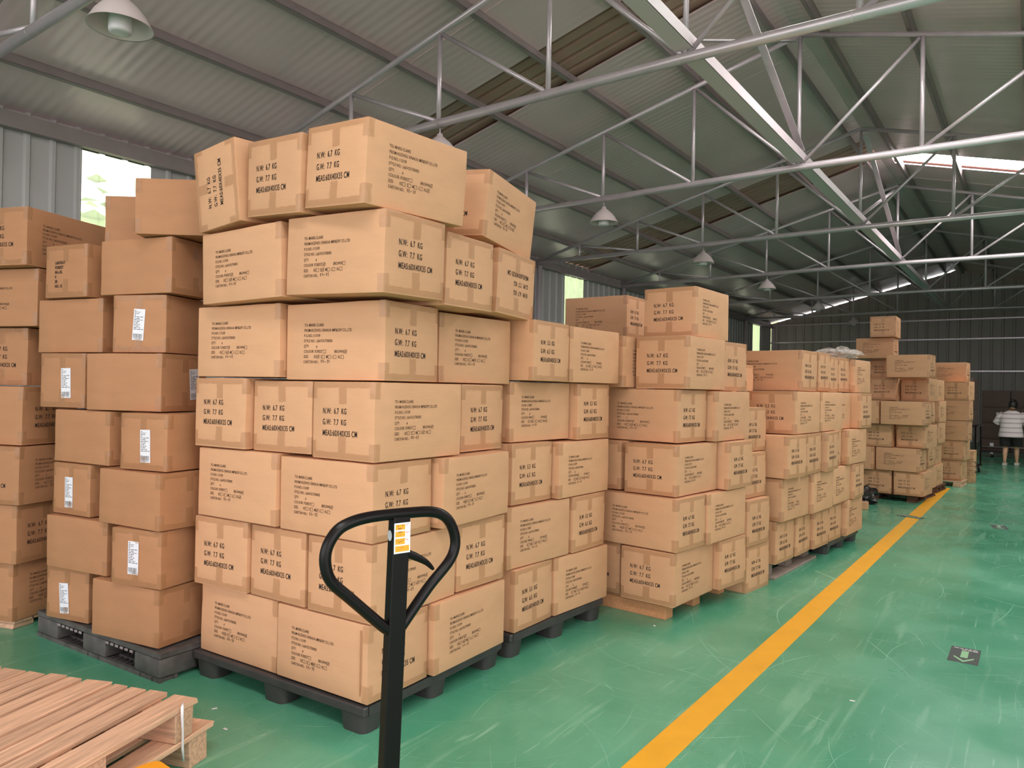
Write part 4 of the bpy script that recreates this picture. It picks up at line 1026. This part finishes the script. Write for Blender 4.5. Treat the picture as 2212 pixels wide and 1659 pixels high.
# ================================================================ PERSON
def loft(rings, n=20, name='x', m=None, parent=None, cap=False):
    mb = MB(); prev = None
    for (cx, cy, cz, rx, ry) in rings:
        r = [mb.bm.verts.new((cx+rx*math.cos(2*math.pi*k/n), cy+ry*math.sin(2*math.pi*k/n), cz)) for k in range(n)]
        if prev:
            for k in range(n): mb.bm.faces.new((prev[k], prev[(k+1) % n], r[(k+1) % n], r[k]))
        elif cap: mb.bm.faces.new(r[::-1])
        prev = r
    if cap: mb.bm.faces.new(prev)
    for f in mb.bm.faces: f.smooth = True
    return mb if m is None else mb.obj(name, m, parent)
pr = empty('person', (-.45, 19.8, 0), R(-4)); tag(pr, 'person seen from behind in striped shirt and black shorts, leaning to push', 'person')
bmv = bmesh.new(); lay = bmv.verts.layers.skin.verify()
def sv(p, r): v = bmv.verts.new(p); v[lay].radius = (r, r*.92) if not isinstance(r, tuple) else r; return v
pel = sv((0, 0, .74), (.165, .12)); lay_root = pel
ab = sv((0, .03, .90), (.165, .115)); ch = sv((0, .09, 1.06), (.175, .12)); nk0 = sv((0, .14, 1.17), (.075, .07)); nk = sv((0.01, .17, 1.235), .05)
for a, b in ((pel, ab), (ab, ch), (ch, nk0), (nk0, nk)): bmv.edges.new((a, b))
for s in (-1, 1):
    sh = sv((s*.185, .11, 1.11), .06); el = sv((s*.27, .16, .89), .043); wr = sv((s*.24, .36, .93), .03); ha = sv((s*.235, .41, .95), .034)
    bmv.edges.new((ch, sh)); bmv.edges.new((sh, el)); bmv.edges.new((el, wr)); bmv.edges.new((wr, ha))
    fy = -.1 if s < 0 else .14
    hip = sv((s*.095, 0, .68), .105); kn = sv((s*.1, .06+fy*.35, .4), .06); ca = sv((s*.1, .02+fy*.7, .27), .057); an = sv((s*.1, fy, .085 if s > 0 else .11), .034); he = sv((s*.1, fy+.01, .05 if s > 0 else .07), .036); to = sv((s*.115, fy+.12, .03), .028)
    for a, b in ((pel, hip), (hip, kn), (kn, ca), (ca, an), (an, he), (he, to)): bmv.edges.new((a, b))
for v in bmv.verts: v[lay].use_root = False
pel[lay].use_root = True
me = bpy.data.meshes.new('body'); bmv.to_mesh(me); bmv.free(); bd = link('body', me, pr, M['skin'])
bd.modifiers.new('skin', 'SKIN').use_smooth_shade = True; bd.modifiers.new('sub', 'SUBSURF').levels = 1; bd.modifiers['sub'].render_levels = 2
mb = MB(); bmesh.ops.create_uvsphere(mb.bm, u_segments=24, v_segments=16, radius=1)
for v in mb.bm.verts:
    c = v.co.copy(); v.co = Vector((c.x*.078, c.y*.098, c.z*.118))
    if c.y > .9 and abs(c.z+.08) < .2: v.co.y += .018
    if abs(c.x) > .93 and abs(c.z) < .25: v.co.x *= 1.12
for f in mb.bm.faces: f.smooth = True
hd = mb.obj('head', M['skin'], pr); hd.location = (.015, .215, 1.335); hd.rotation_euler = (R(-22), 0, R(-10))
for s in (-1, 1):
    mb = MB(); bmesh.ops.create_uvsphere(mb.bm, u_segments=10, v_segments=8, radius=.011); ey = mb.obj('eye', M['hair'], hd); ey.location = (s*.03, .09, .012)
MB().box(-.022, .022, .088, .095, -.062, -.052, bev=.003).obj('mouth', mat('lips', srgb(150, 84, 78), .5), hd)
mb = MB(); bmesh.ops.create_uvsphere(mb.bm, u_segments=24, v_segments=16, radius=1)
for v in list(mb.bm.verts):
    c = v.co.copy(); v.co = Vector((c.x*.089, c.y*.108-.008, c.z*.126+.006))
bmesh.ops.delete(mb.bm, geom=[v for v in mb.bm.verts if v.co.y > .045 and v.co.z < .075 or v.co.z < -.09], context='VERTS')
r = bmesh.ops.create_uvsphere(mb.bm, u_segments=14, v_segments=10, radius=.04)
for v in r['verts']: v.co += Vector((0, -.1, .07))
for f in mb.bm.faces: f.smooth = True
hr = mb.obj('hair', M['hair'], hd)
loft([(0, .0, .63, .238, .19), (0, .0, .74, .225, .178), (0, .02, .86, .205, .155), (0, .055, .97, .21, .155), (0, .09, 1.07, .222, .15), (0, .115, 1.135, .205, .13), (0, .135, 1.175, .15, .105), (.005, .15, 1.21, .085, .078)], 24, 'shirt', M['shirt'], pr)
for s in (-1, 1):
    mb = MB(); mb.tube([(s*.15, .1, 1.125), (s*.2, .115, 1.09), (s*.25, .14, .99), (s*.285, .155, .92)], [.075, .085, .082, .084], 16, cap=False); mb.obj('sleeve', M['shirt'], pr)
    fy = -.1 if s < 0 else .14
    loft([(s*.105, .03+fy*.28, .42, .098, .098), (s*.1, .02+fy*.15, .54, .112, .12), (s*.085, .0, .64, .125, .145), (s*.06, 0, .72, .145, .15)], 18, 'shorts_leg', M['black_cloth'], pr)
    mb = MB(); mb.prism([(s*.1-.04, fy-.045), (s*.1+.04, fy-.045), (s*.1+.048, fy+.08), (s*.115+.03, fy+.165), (s*.115-.03, fy+.165), (s*.1-.048, fy+.08)], .004, .055); sh_ = mb.obj('shoe', M['shoe'], pr, smooth=30)
    for k in range(5):
        x0 = s*(.215+.011*k); L = (.045, .062, .068, .062, .05)[k]
        MB().tube([(x0, .42, .95), (x0, .42+L*.5, .965), (x0, .42+L*.85, .95), (x0, .42+L*.8, .925)], [.0085, .008, .007, .005], 8).obj('finger' if k else 'thumb', M['skin'], pr)
